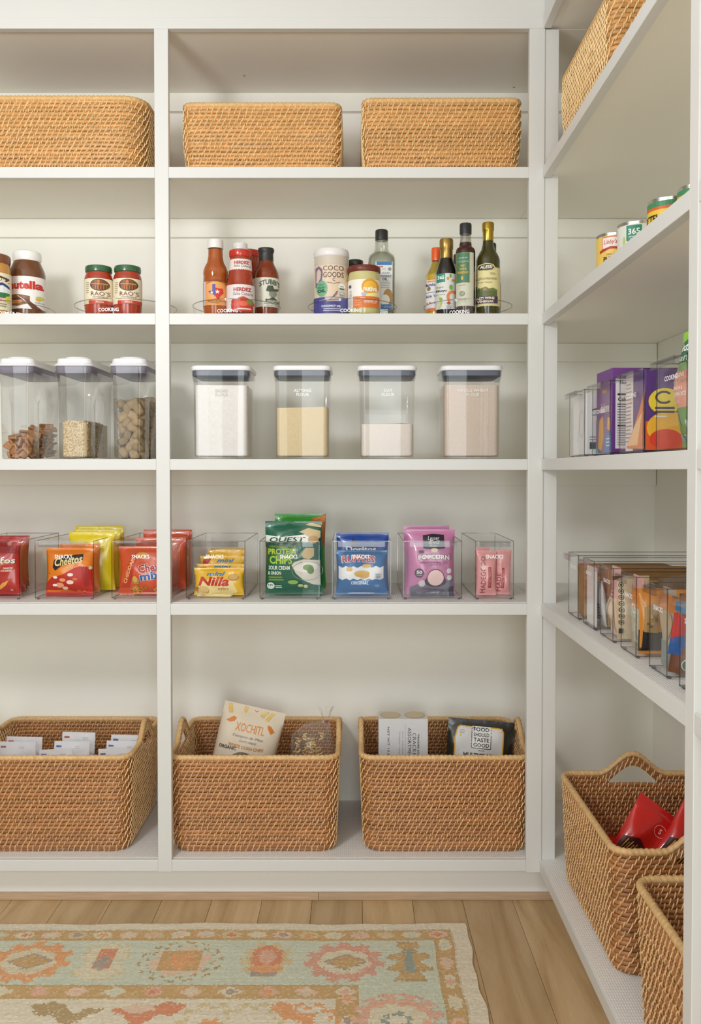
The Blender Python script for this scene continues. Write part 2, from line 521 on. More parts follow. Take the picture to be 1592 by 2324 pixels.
# toe kick below, with the oak strip at the floor
TKY = 2.318
tr1 = struct('trim_1', MB().box(XS0, TKY, P(805, 2028, TKY).z, XW - .05, TKY + .015, ZB - .001), paint_trim, bevel=.001)
tr2 = tag(bpy.data.objects.new('trim_2', None), kind='structure'); COL.objects.link(tr2)
zt_ = P(805, 2028, TKY - .012).z
strip = mat('oak_strip', '#c3a688', .5, noise=(14, .12, (1, 6, 14)), rand=.05)
for a, b in ((XS0, Fx(-420)), (Fx(-419.4), P(723, 2040, TKY - .012).x), (P(723.6, 2040, TKY - .012).x, XR + .12)):
    MB().box(a, TKY - .012, .0005, b, TKY - .0002, zt_).build('strip', strip, tr2, bevel=.0012)

# ------------------------------------------------------------------ shelving along the right wall
ru = tag(bpy.data.objects.new('shelving_unit', None), 'white painted built-in shelving along the right wall, running towards the viewer', 'shelving')
COL.objects.link(ru)
YN = PX(1561, 1070, XR).y
ry = [(YN - .033, YN), (YN - 1.06, YN - 1.027)]
Y0R = YN - 1.06
for a, b in ry:
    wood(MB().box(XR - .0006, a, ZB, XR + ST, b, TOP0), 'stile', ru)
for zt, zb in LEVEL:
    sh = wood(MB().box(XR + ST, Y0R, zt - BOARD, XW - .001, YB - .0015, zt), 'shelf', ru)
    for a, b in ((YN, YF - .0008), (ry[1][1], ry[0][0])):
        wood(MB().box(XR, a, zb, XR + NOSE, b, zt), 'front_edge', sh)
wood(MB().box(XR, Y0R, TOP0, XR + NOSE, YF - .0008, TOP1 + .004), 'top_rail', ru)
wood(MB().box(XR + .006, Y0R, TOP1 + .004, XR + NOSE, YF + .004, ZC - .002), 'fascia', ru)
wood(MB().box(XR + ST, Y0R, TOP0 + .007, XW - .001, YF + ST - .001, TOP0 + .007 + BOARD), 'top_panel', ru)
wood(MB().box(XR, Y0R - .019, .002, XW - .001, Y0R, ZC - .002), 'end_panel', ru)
struct('trim_3', MB().box(XR + .068, Y0R, .0005, XR + .083, TKY - .013, ZB - .03), paint_trim)

# ribbed shelf liners
def liner_mat():
    m = bpy.data.materials.new('ribbed_liner'); m.use_nodes = True
    nt = m.node_tree; b = nt.nodes['Principled BSDF']
    b.inputs['Roughness'].default_value = .45
    tc = nt.nodes.new('ShaderNodeTexCoord')
    wv = nt.nodes.new('ShaderNodeTexWave'); wv.inputs['Scale'].default_value = 60
    wv.bands_direction = 'X'; wv.inputs['Distortion'].default_value = 0
    wy = nt.nodes.new('ShaderNodeTexWave'); wy.inputs['Scale'].default_value = 34
    wy.bands_direction = 'Y'
    nt.links.new(tc.outputs['Object'], wv.inputs[0]); nt.links.new(tc.outputs['Object'], wy.inputs[0])
    mx = nt.nodes.new('ShaderNodeMath'); mx.operation = 'MULTIPLY'
    nt.links.new(wv.outputs['Fac'], mx.inputs[0]); nt.links.new(wy.outputs['Fac'], mx.inputs[1])
    cr = nt.nodes.new('ShaderNodeValToRGB')
    cr.color_ramp.elements[0].color = (*lin('#e2e0dd'), 1); cr.color_ramp.elements[1].color = (*lin('#f4f3f1'), 1)
    nt.links.new(mx.outputs[0], cr.inputs[0]); nt.links.new(cr.outputs[0], b.inputs['Base Color'])
    bp = nt.nodes.new('ShaderNodeBump'); bp.inputs['Strength'].default_value = .6; bp.inputs['Distance'].default_value = .001
    nt.links.new(mx.outputs[0], bp.inputs['Height']); nt.links.new(bp.outputs[0], b.inputs['Normal'])
    return m
liner = liner_mat()
LT = .0015
def mat_thing(x0, y0, x1, y1, z, label):
    o = MB().box(x0, y0, z + .0002, x1, y1, z + LT).build('shelf_liner', liner)
    tag(o, label, 'shelf liner', 'ribbed shelf liners')
mat_thing(XS0 + .02, YF + .012, XR + .001, YB - .004, LEVEL[3][0], 'ribbed grey liner under the snack bins on the back shelf')
mat_thing(XS0 + .02, YF + .012, XR - .012, YB - .004, LEVEL[4][0], 'ribbed grey liner under the wicker baskets on the bottom back shelf')
mat_thing(XR + .003, Y0R + .02, XW - .004, YB - .004, LEVEL[3][0], 'ribbed grey liner under the narrow snack bins on the right shelf')
mat_thing(XR + .004, Y0R + .02, XW - .004, YB - .004, LEVEL[4][0], 'ribbed grey liner under the basket of red bags on the bottom right shelf')
# ------------------------------------------------------------------ rattan baskets
def rr_at(s, w, d, r):
    """rounded rectangle by arc length, from the middle of the +x end, counter-clockwise: x, y, normal"""
    hs, hl, q = d / 2 - r, w - 2 * r, r * PI / 2
    L = 2 * (w - 2 * r) + 2 * (d - 2 * r) + 4 * q
    s %= L
    if s < hs: return w / 2, s, 1, 0
    s -= hs
    if s < q: a = s / r; return w / 2 - r + r * math.cos(a), d / 2 - r + r * math.sin(a), math.cos(a), math.sin(a)
    s -= q
    if s < hl: return w / 2 - r - s, d / 2, 0, 1
    s -= hl
    if s < q: a = s / r + PI / 2; return -w / 2 + r + r * math.cos(a), d / 2 - r + r * math.sin(a), math.cos(a), math.sin(a)
    s -= q
    if s < 2 * hs: return -w / 2, hs - s, -1, 0
    s -= 2 * hs
    if s < q: a = s / r + PI; return -w / 2 + r + r * math.cos(a), -d / 2 + r + r * math.sin(a), math.cos(a), math.sin(a)
    s -= q
    if s < hl: return -w / 2 + r + s, -d / 2, 0, -1
    s -= hl
    if s < q: a = s / r + 1.5 * PI; return w / 2 - r + r * math.cos(a), -d / 2 + r + r * math.sin(a), math.cos(a), math.sin(a)
    s -= q
    return w / 2, -hs + s, 1, 0
def rr_len(w, d, r): return 2 * (w - 2 * r) + 2 * (d - 2 * r) + 2 * PI * r
def rr_samples(w, d, r, sub=4, arc=4):
    hs, hl, q = d / 2 - r, w - 2 * r, r * PI / 2
    out = []; s = 0
    for seg, n in ((hs, sub // 2), (q, arc), (hl, sub), (q, arc), (2 * hs, sub), (q, arc), (hl, sub), (q, arc), (hs, sub // 2)):
        out += [s + seg * k / n for k in range(n)]; s += seg
    return out

def make_basket(label, w, d, h, rows, reed, strand, rimmat, handle, inner, group, r=.035, spacing=.0158, rim_r=.0072, bulge=.0):
    t = thing('rattan_basket', label, 'basket', group=group)
    rg = random.Random(len(label) * 13 + rows)
    pitch = (h - rim_r) / rows
    rv, rh = pitch * .53, .0042
    L = rr_len(w, d, r)
    HW, HH = .088, .050                                 # half width and rise of the handle arch
    def dims(z):
        ins = .010 * (1 - z / h) - bulge * math.sin(PI * z / h)
        if z < .02: ins += .010 * (1 - z / .02) ** 2
        return w - 2 * ins, d - 2 * ins
    def arch(s):
        if not handle: return 0.
        q = min(abs((s + L / 4) % (L / 2) - L / 4), 9)
        return HH * .5 * (1 + math.cos(PI * q / HW)) ** 1.0 if q < HW else 0.
    def dist_end(s): return abs((s + L / 4) % (L / 2) - L / 4)
    GAPZ, GAPW = h - .030, .060
    NS = 8
    for i in range(rows):
        z = pitch * (i + .5)
        ww, dd = dims(z); Li = rr_len(ww, dd, r)
        ph1, ph2 = rg.random() * 6.28, rg.random() * 6.28
        def pt(s):
            x, y, nx, ny = rr_at(s, ww, dd, r)
            o = .0009 * math.sin(s * 17 + ph1) + .0005 * math.sin(s * 41 + ph2)
            return x + nx * o, y + ny * o, z + .0007 * math.sin(s * 23 + ph2), nx, ny
        def ring(s):
            x, y, zz, nx, ny = pt(s)
            return [(x + nx * rh * math.cos(2 * PI * k / NS), y + ny * rh * math.cos(2 * PI * k / NS), zz + rv * math.sin(2 * PI * k / NS)) for k in range(NS)]
        mb = MB(); smp = rr_samples(ww, dd, r, 6, 5)
        if handle and z > GAPZ:
            for a, b in ((GAPW, Li / 2 - GAPW), (Li / 2 + GAPW, Li - GAPW)):
                ss = [a] + [q for q in smp if a < q < b] + [b]
                mb.loft([ring(q) for q in ss], True, True)
        else:
            rs = [ring(q) for q in smp]; rs.append(rs[0]); mb.loft(rs, False, False)
        mb.build('coil', reed, t, smooth=60)
    # strands bound over the coils
    st = MB(); sv = st.v; sf = st.f
    def strand_at(s0, zc, n_out, slant, half, ww, dd, sgn):
        base = len(sv)
        for q in range(5):
            tt = -1 + q * .5
            s = s0 + sgn * slant * tt * .5
            x, y, nx, ny = rr_at(s, ww, dd, r)
            o = n_out * (rh * (1.0 - .55 * tt * tt) + .0016)
            z = zc + half * tt
            tx, ty = -ny, nx
            wd = .0017 * (1 - .25 * tt * tt)
            sv.append((x + nx * (o - n_out * .0012) - tx * wd, y + ny * (o - n_out * .0012) - ty * wd, z))
            sv.append((x + nx * (o + n_out * .0006), y + ny * (o + n_out * .0006), z))
            sv.append((x + nx * (o - n_out * .0012) + tx * wd, y + ny * (o - n_out * .0012) + ty * wd, z))
        for q in range(4):
            a = base + q * 3
            sf.append((a, a + 1, a + 4, a + 3)); sf.append((a + 1, a + 2, a + 5, a + 4))
    for i in range(rows):
        z = pitch * (i + .5); ww, dd = dims(z); Li = rr_len(ww, dd, r)
        n = int(Li / spacing); sp = Li / n
        for side in ((1, -1) if inner else (1,)):
            off = i * .40 * sp
            for k in range(n):
                s0 = off + k * sp + rg.uniform(-.0016, .0016)
                if handle and z > GAPZ and dist_end(s0) < GAPW: continue
                strand_at(s0, z + rg.uniform(-.0008, .0008), side, .0046 + rg.uniform(-.002, .002), pitch * .68, ww, dd, side)
    st.m = [0] * len(sf)
    o = st.build('binding_strands', strand, t, smooth=80); tag(o, kind='stuff')
    # rim wrapped in cane
    mb = MB(); rings = []; n = int(L / .0032); NR = 10
    for k in range(n):
        s = L * k / n
        x, y, nx, ny = rr_at(s, w, d, r)
        zz = h - rim_r * .6 + arch(s)
        ring = []
        for j in range(NR):
            a = 2 * PI * j / NR
            m = 1 + .30 * abs(math.sin(s * PI / .0115 + a * .5)) - .18
            if j == 0: pass
            ring.append((x + nx * rim_r * m * math.cos(a), y + ny * rim_r * m * math.cos(a), zz + rim_r * m * math.sin(a)))
        rings.append(ring)
    rings.append(rings[0]); mb.loft(rings, False, False)
    mb.build('rim', rimmat, t, smooth=50)
    if handle:
        for e in (0, L / 2):
            hm = MB()
            for lev in (.013, .0235):
                rs = []
                for k in range(21):
                    s = e + HW * .82 * (-1 + k / 10)
                    x, y, nx, ny = rr_at(s, w, d, r)
                    zz = h + arch(s) - rim_r * .6 - lev
                    rs.append([(x + nx * rh * 1.1 * math.cos(2 * PI * j / 6), y + ny * rh * 1.1 * math.cos(2 * PI * j / 6), zz + .0062 * math.sin(2 * PI * j / 6)) for j in range(6)])
                hm.loft(rs, True, True)
            ho = hm.build('handle', reed, t, smooth=60)
            hs = MB(); sv = hs.v; sf = hs.f
            for lev in (.013, .0235):
                for k in range(-5, 6):
                    s = e + k * .0135 + (.006 if lev > .02 else 0)
                    if abs(s - e) > HW * .8: continue
                    for side in (1, -1):
                        strand_at(s, h + arch(s) - rim_r * .6 - lev, side, .005, .0085, w, d, side)
            hs.m = [0] * len(sf)
            tag(hs.build('handle_strands', strand, ho, smooth=80), kind='stuff')
    # woven floor of the basket
    fw, fd = dims(.012)
    MB().loft([rrect(fw - .006, fd - .006, r, .002), rrect(fw - .004, fd - .004, r, .008)]).build('base', reed, t)
    return t

reed_up = mat('golden_rattan', '#c99255', .42, noise=(5, .30, (14, 14, 30)), rand=.12, coat=.15)
strand_up = mat('golden_cane', '#f0d39c', .45, noise=(60, .22))
rim_up = mat('golden_cane_rim', '#d9ae72', .5, noise=(120, .18))
reed_lo = mat('brown_rattan', '#a66d3f', .42, noise=(5, .30, (14, 14, 30)), rand=.14, coat=.15)
strand_lo = mat('straw_cane', '#e6c18c', .45, noise=(60, .25))
rim_lo = mat('straw_cane_rim', '#d8b07a', .5, noise=(120, .18))

ZS = [l[0] for l in LEVEL]
zl5 = ZS[4] + LT; zl4 = ZS[3] + LT
# top shelf: four low baskets
UB = (.412, .34, .187, 18)
b0 = make_basket('golden rattan basket on the top shelf with rounded right end beside the upright', UB[0] + .12, UB[1], .199, 19, reed_up, strand_up, rim_up, False, False, 'low rattan baskets on the top shelf', r=.055, spacing=.0150)
ub_y = 2.31 + UB[1] / 2
b0.location = (P(352, 300, 2.42).x - (UB[0] + .12) / 2 - .002, 2.297 + UB[1] / 2, ZS[0])
b1 = make_basket('golden rattan basket in the middle of the top shelf, right of the upright', UB[0], UB[1], UB[2], UB[3], reed_up, strand_up, rim_up, False, False, 'low rattan baskets on the top shelf', r=.022, spacing=.0152, bulge=.006)
b1.location = (P(594, 300, 2.31).x, ub_y, ZS[0])
b2 = copy_tree(b1); b2['label'] = 'golden rattan basket at the right end of the top back shelf'
b2.location = (P(1004, 300, 2.30).x, ub_y - .01, ZS[0]); b2.scale = (1, 1, 1.04)
b3 = copy_tree(b1); b3['label'] = 'golden rattan basket high on the right wall shelving, cut by the frame'
b3.location = (XR + .036 + UB[1] / 2, 1.775 + UB[0] / 2, ZS[0]); b3.rotation_euler = (0, 0, -PI / 2); b3.scale = (1, 1, 1.02)
# bottom shelf: five tall baskets with handles
LB = (.452, .362, .262, 25)
l1 = make_basket('brown rattan basket holding the corn chip bag and a tied clear bag', *LB, reed_lo, strand_lo, rim_lo, True, True, 'tall rattan baskets on the bottom shelf')
LYF = 2.287
l1.location = (P(770, 1830, 2.36).x - LB[0] / 2 - .002, LYF + LB[1] / 2, zl5)
l0 = copy_tree(l1); l0['label'] = 'brown rattan basket left of the upright, full of white packets'
l0.location = (P(293, 1800, LYF).x - LB[0] / 2, LYF + LB[1] / 2, zl5)
l2 = copy_tree(l1); l2['label'] = 'brown rattan basket by the corner holding the cracker box and black bag'
l2.location = (P(821, 1830, LYF).x + LB[0] / 2, LYF + LB[1] / 2, zl5)
l3 = copy_tree(l1); l3['label'] = 'brown rattan basket with red bags on the bottom right shelf'
l3.location = (XR + .035 + LB[1] / 2, 1.715 + LB[0] / 2, zl5); l3.rotation_euler = (0, 0, -PI / 2)
l4 = copy_tree(l1); l4['label'] = 'brown rattan basket nearest the viewer at the lower right, cut by the upright'
l4.location = (XR + .038 + LB[1] / 2, 1.600 - LB[0] / 2, zl5); l4.rotation_euler = (0, 0, -PI / 2)
# ------------------------------------------------------------------ vintage rug, knot by knot
RX1, RY1 = .281, PZ(805, 2097, .006).y
RW, RL = 1.72, 1.35
KN = .0046
nx_, ny_ = int(RW / KN), int(RL / KN)
rs_ = np.random.RandomState(5)
A = (np.arange(nx_) + .5) * KN            # distance from the right edge
B = (np.arange(ny_) + .5) * KN            # distance from the far edge
A2, B2 = np.meshgrid(A, B, indexing='ij')
JA = A2 + rs_.uniform(-.003, .003, A2.shape); JB = B2 + rs_.uniform(-.003, .003, A2.shape)
# each motif row is a little irregular, as hand knotted
IMG = np.zeros((nx_, ny_, 3))
C = {k: np.array(lin(v)) for k, v in dict(ivory='#ddd3be', cream='#d8cbad', teal='#c3cdbb', gold='#c09455', ochre='#b98a45', orange='#df9258',
     rust='#d3754f', pink='#dba28c', rose='#d3907e', plum='#9c8a86', slate='#7c8f8a', pale='#d9cfb4', sand='#cdb98b', blush='#deb9a2', brown='#a68656').items()}
def fillm(mask, c, a=1.): IMG[mask] = IMG[mask] * (1 - a) + C[c] * a
def rect(a0, a1, b0, b1, c): fillm((A2 >= a0) & (A2 < a1) & (B2 >= b0) & (B2 < b1), c)
def inpoly(pts):
    m = np.zeros(A2.shape, bool); n = len(pts)
    for i in range(n):
        (x1, y1), (x2, y2) = pts[i - 1], pts[i]
        c = (y1 > JB) != (y2 > JB)
        if y1 != y2: m ^= c & (JA < (x2 - x1) * (JB - y1) / (y2 - y1) + x1)
    return m
def blob(a, b, ra, rb, c, lobes=0, amp=.12, ph=0.):
    dx, dy = (JA - a) / ra, (JB - b) / rb
    th = np.arctan2(dy, dx); rr = np.hypot(dx, dy)
    fillm(rr < 1 + amp * np.sign(np.sin(lobes * th + ph)) * (lobes > 0), c)
def diamond(a, b, ra, rb, c): fillm(np.abs(JA - a) / ra + np.abs(JB - b) / rb < 1, c)
SEL, G1, BO, G2 = .040, .046, .186, .050
IMG[:] = C['ivory']
bF = .030
rect(SEL, 9, bF, 9, 'gold')
rect(SEL + G1, 9, bF + G1, 9, 'teal')
i0, j0 = SEL + G1 + BO, bF + G1 + BO
rect(i0, 9, j0, 9, 'gold')
rect(i0 + G2, 9, j0 + G2, 9, 'ivory')
for e in (SEL + .002, SEL + G1 - .002): fillm((np.abs(JA - e) < .003) & (B2 > bF), 'brown', .5)
for e in (bF + .002, bF + G1 - .002): fillm((np.abs(JB - e) < .003) & (A2 > SEL), 'brown', .5)
for e in (bF + G1 + BO + .002, j0 + G2 - .002): fillm((np.abs(JB - e) < .003) & (A2 > i0), 'brown', .5)
# small lozenges in the two guard bands
cyc = ['rust', 'teal', 'blush', 'pink', 'cream', 'orange', 'plum', 'pale']
for k in range(26):
    a = SEL + .035 + k * .064
    blob(a, bF + G1 / 2, .024, .015, ['blush', 'pale', 'sand'][k % 3]); diamond(a, bF + G1 / 2, .015, .012, cyc[k % 8])
    a = i0 + .03 + k * .085
    diamond(a, j0 + G2 / 2, .028, .020, ['pale', 'blush', 'pink'][k % 3]); diamond(a, j0 + G2 / 2, .016, .012, cyc[(k + 3) % 8])
for k in range(22):
    b = bF + .07 + k * .075
    blob(SEL + G1 / 2, b, .015, .026, ['pale', 'blush', 'cream'][k % 3]); diamond(SEL + G1 / 2, b, .012, .017, cyc[(k + 1) % 8])
    b = j0 + .05 + k * .08
    diamond(i0 + G2 / 2, b, .018, .024, ['blush', 'pale'][k % 2]); diamond(i0 + G2 / 2, b, .010, .014, cyc[(k + 5) % 8])
# large motifs in the wide border
def m_ring(a, b, outer, inner, core, s=1.):
    blob(a, b, .088 * s, .076 * s, outer, 11, .09); blob(a, b, .060 * s, .050 * s, inner, 7, .05)
    diamond(a - .004, b, .055 * s, .034 * s, 'plum'); diamond(a - .004, b, .046 * s, .027 * s, core)
    blob(a + .004, b + .002, .018 * s, .016 * s, core)
def m_vase(a, b, c, core):
    p = [(-.022, .076), (.022, .076), (.026, .058), (.012, .050), (.020, .032), (.044, .026), (.046, .010), (.024, .004), (.030, -.012),
         (.050, -.022), (.048, -.034), (.020, -.036), (.034, -.070), (-.034, -.070), (-.020, -.036), (-.048, -.034), (-.050, -.022),
         (-.030, -.012), (-.024, .004), (-.046, .010), (-.044, .026), (-.020, .032), (-.012, .050), (-.026, .058)]
    fillm(inpoly([(a + x * 1.1, b - y * 1.12) for x, y in p]), 'brown')
    fillm(inpoly([(a + x, b - y * 1.02) for x, y in p]), c)
    fillm(inpoly([(a - .010, b - .05), (a + .010, b - .05), (a + .012, b + .03), (a + .020, b + .045), (a - .020, b + .045), (a - .012, b + .03)]), core)
def m_square(a, b, c1, c2, c3):
    blob(a, b, .090, .076, c1, 14, .10); blob(a, b, .084, .070, 'teal', 14, .10); blob(a, b, .068, .056, 'blush', 6, .08)
    rect(a - .048, a + .048, b - .045, b + .040, c2); blob(a, b, .034, .026, c3, 5, .2)
def m_palm(a, b):
    blob(a, b - .01, .056, .066, 'sand', 9, .1); blob(a, b - .015, .038, .052, 'rust', 7, .06); blob(a, b - .02, .020, .03, 'pink')
    rect(a - .03, a + .03, b + .035, b + .062, 'plum'); diamond(a, b + .03, .05, .02, 'orange')
def m_stem(a, b):
    p = [(-.05, .07), (-.03, .06), (.0, .075), (.03, .06), (.05, .07), (.042, .04), (.056, .02), (.034, .0), (.05, -.03), (.06, -.04), (.02, -.072), (-.02, -.072), (-.06, -.04), (-.05, -.03), (-.034, 0), (-.056, .02), (-.042, .04)]
    fillm(inpoly([(a + x * 1.08, b - y * 1.06) for x, y in p]), 'sand'); fillm(inpoly([(a + x, b - y) for x, y in p]), 'pale')
    rect(a - .020, a + .020, b - .055, b + .03, 'rust'); diamond(a, b + .005, .024, .034, 'plum')
bm_ = bF + G1 + BO / 2
def ra(px, py=2187): return RX1 - PZ(px, py, .006).x
m_vase(ra(930), bm_, 'gold', 'slate')
fillm((np.abs(A2 - ra(930)) < 0) , 'gold')
m_ring(ra(782), bm_, 'rose', 'pale', 'gold', 1.0)
m_palm(ra(604), bm_)
m_square(ra(408), bm_, 'brown', 'gold', 'orange')
m_stem(ra(232), bm_)
m_ring(ra(62), bm_, 'orange', 'cream', 'gold', 1.05)
for k, f in enumerate((m_palm, m_stem)): f(ra(62) + .17 + .17 * k, bm_)
m_ring(ra(62) + .52, bm_, 'pink', 'pale', 'orange')
# border running down the right side
am = SEL + G1 + BO / 2
m_square(am + .01, bF + G1 + .30, 'rose', 'pale', 'slate')
blob(am + .012, bF + G1 + .30, .085, .072, 'pink', 12, .13); blob(am + .012, bF + G1 + .305, .06, .048, 'pale', 8, .06); blob(am + .012, bF + G1 + .31, .032, .024, 'slate', 6, .12); blob(am + .012, bF + G1 + .31, .022, .016, 'ivory')
m_vase(am, bF + G1 + .50, 'gold', 'plum'); m_ring(am, bF + G1 + .70, 'orange', 'cream', 'gold'); m_palm(am, bF + G1 + .88); m_ring(am, bF + G1 + 1.06, 'rose', 'pale', 'gold')
# open field with branching motifs
fb = j0 + G2
def branch(px, col, flip=1, dy=0.):
    a = ra(px, 2300); b = fb + .055 + dy
    pts = [(-.075, -.03), (-.03, -.045), (.0, -.03), (.025, .0), (.05, -.02), (.085, -.02), (.085, -.008), (.06, .0), (.035, .03), (.03, .08), (.005, .08), (.008, .03), (-.02, 0), (-.05, .005)]
    fillm(inpoly([(a + flip * x, b + y) for x, y in pts]), col)
branch(140, 'brown', -1); branch(342, 'rust', 1)
blob(ra(342, 2300) + .03, fb + .035, .035, .016, 'blush')
for px, c, c2 in ((480, 'sand', 'orange'), (700, 'orange', 'ivory'), (575, 'sand', 'ivory')):
    a = ra(px, 2305); blob(a, fb + .075, .062, .055, c, 9, .12); blob(a, fb + .078, .052, .046, 'ivory', 9, .12); blob(a, fb + .085, .022, .018, c2, 5, .2)
fillm(inpoly([(ra(700) + .05, fb + .01), (ra(700) + .075, fb + .03), (ra(700) + .05, fb + .06), (ra(700) - .02, fb + .095), (ra(700) - .03, fb + .05), (ra(700) + .01, fb + .05), (ra(700) + .03, fb + .02)]), 'orange')
for k in range(40):
    a = i0 + G2 + .08 + rs_.uniform(0, 1.1); b = fb + .15 + rs_.uniform(0, .75)
    blob(a, b, rs_.uniform(.02, .06), rs_.uniform(.02, .05), ['sand', 'blush', 'orange', 'brown', 'teal', 'pink'][k % 6], 7, .15)
# worn wool: streaks along the weave and pale patches
streak = rs_.normal(0, .035, (1, ny_)) + np.repeat(rs_.normal(0, .03, (nx_ // 12 + 1, ny_)), 12, 0)[:nx_]
IMG *= (1 + streak + rs_.normal(0, .055, A2.shape))[..., None]
fade = rs_.random_sample(A2.shape) < .10
IMG[fade] = IMG[fade] * .55 + C['pale'] * .45
IMG = IMG * .74 + np.array(lin('#c9bc9c')) * .26
IMG = np.clip(IMG, 0, 1)
# geometry: every knot row slightly raised, edges a little wavy
vx = np.arange(nx_ + 1) * KN; vy = np.arange(ny_ + 1) * KN
wav_r = .0035 * np.sin(vy * 21) + .002 * np.sin(vy * 57 + 1); wav_f = .003 * np.sin(vx * 9 + 2) + .0018 * np.sin(vx * 31)
GX, GY = np.meshgrid(vx, vy, indexing='ij')
XX = RX1 - GX + wav_r[None, :] * np.exp(-GX / .1); YY = RY1 - GY + wav_f[:, None] * np.exp(-GY / .1)
ZZ = .0062 + .0006 * np.sin(GX * 14) * np.sin(GY * 11) + rs_.uniform(0, .0009, GX.shape)
verts = np.stack([XX, YY, ZZ], -1).reshape(-1, 3)
idx = np.arange((nx_ + 1) * (ny_ + 1)).reshape(nx_ + 1, ny_ + 1)
quads = np.stack([idx[:-1, :-1], idx[:-1, 1:], idx[1:, 1:], idx[1:, :-1]], -1).reshape(-1, 4)
# thickness: a skirt down to the floor
edge = list(idx[:, 0]) + list(idx[-1, 1:]) + list(idx[:-1, -1][::-1]) + list(idx[0, 1:-1][::-1])
nv = len(verts); low = verts[edge].copy(); low[:, 2] = .0004
verts = np.concatenate([verts, low]); ne = len(edge)
sk = [(edge[i], nv + i, nv + (i + 1) % ne, edge[(i + 1) % ne]) for i in range(ne)]
me = bpy.data.meshes.new('pile')
me.from_pydata(verts.tolist(), [], quads.tolist() + [tuple(int(i) for i in q) for q in sk])
cols = np.concatenate([np.concatenate([IMG.reshape(-1, 3), np.ones((nx_ * ny_, 1))], 1), np.tile(np.array([*C['ivory'], 1.]), (ne, 1))])
at = me.color_attributes.new('wool', 'FLOAT_COLOR', 'CORNER')
at.data.foreach_set('color', np.repeat(cols, 4, 0).ravel())
rm = bpy.data.materials.new('knotted_wool'); rm.use_nodes = True
nt = rm.node_tree; bs = nt.nodes['Principled BSDF']
ca = nt.nodes.new('ShaderNodeVertexColor'); ca.layer_name = 'wool'
nt.links.new(ca.outputs[0], bs.inputs['Base Color']); bs.inputs['Roughness'].default_value = .95
bs.inputs['Specular IOR Level'].default_value = .1; bs.inputs['Sheen Weight'].default_value = .15
me.materials.append(rm)
rug = bpy.data.objects.new('rug', me); COL.objects.link(rug)
tag(rug, 'faded vintage wool rug with teal border and orange flower motifs on the oak floor', 'rug')
# ------------------------------------------------------------------ turntables, jars and bottles on the second shelf
acrylic = clear('clear_acrylic', '#fefefe', .005, .26)
edge_acr = clear('smoky_acrylic_edge', '#d2d1d5', .04, .25)
edge_soft = clear('pale_acrylic_edge', '#d9d8d8', .08, .4)
white_ink = mat('white_lettering', '#fbfbfb', .4)
TT = .008
def turntable(label, pxc, Y, r, word, wpx, whpx, wpy):
    c = P(pxc, 700, Y)
    t = thing('turntable', label, 'turntable', (c.x, Y, ZS[1] + .0002), group='clear turntables on the second shelf')
    MB().lathe([(r * .80, 0), (r * .80, .004), (r * .6, .004)], 40).build('base', acrylic, t, smooth=40)
    MB().lathe([(r * .97, .004), (r * .985, TT), (r * .9, TT - .0005)], 56).build('plate', acrylic, t, smooth=40)
    H = .041
    MB().lathe([(r * .985, .005), (r * 1.0, .012), (r * 1.012, H), (r * .995, H), (r * .985, .012), (r * .975, TT)], 64, caps=False).build('rim', acrylic, t, smooth=40)
    MB().tube([(r * 1.004 * math.cos(a * 2 * PI / 64), r * 1.004 * math.sin(a * 2 * PI / 64), H) for a in range(64)], .0013, 6, True).build('rim_edge', edge_soft, t, smooth=60)
    Yp = Y - r; q = Yp / F
    pr = Print(cyl_map(lambda v: r * (1.0 + .012 * v / H)), .006, base=.0008)
    u0 = P(wpx, 700, Yp).x - c.x
    pr.text(word, u0, P(805, wpy, Yp).z - ZS[1], 8.2 * q, white_ink, w=whpx * q, bold=.02)
    pr.build('lettering', t)
    return t
turntable('clear turntable lettered for condiments under the chocolate spread jar', -6, 2.425, .152, 'CONDIMENTS', 4, 92, 707.5)
turntable('clear turntable carrying the two green-lidded sauce jars', 287, 2.40, .137, 'COOKING', 246, 47, 702.5)
turntable('clear turntable carrying the red salsa and barbecue sauce bottles', 538, 2.388, .119, 'COOKING', 516, 47, 705)
turntable('clear turntable carrying the coconut oil jars', 800, 2.388, .121, 'COOKING', 797, 48, 704.5)
turntable('clear turntable by the corner carrying the vinegar bottles', 1062, 2.388, .120, 'COOKING', 1043, 46, 707)

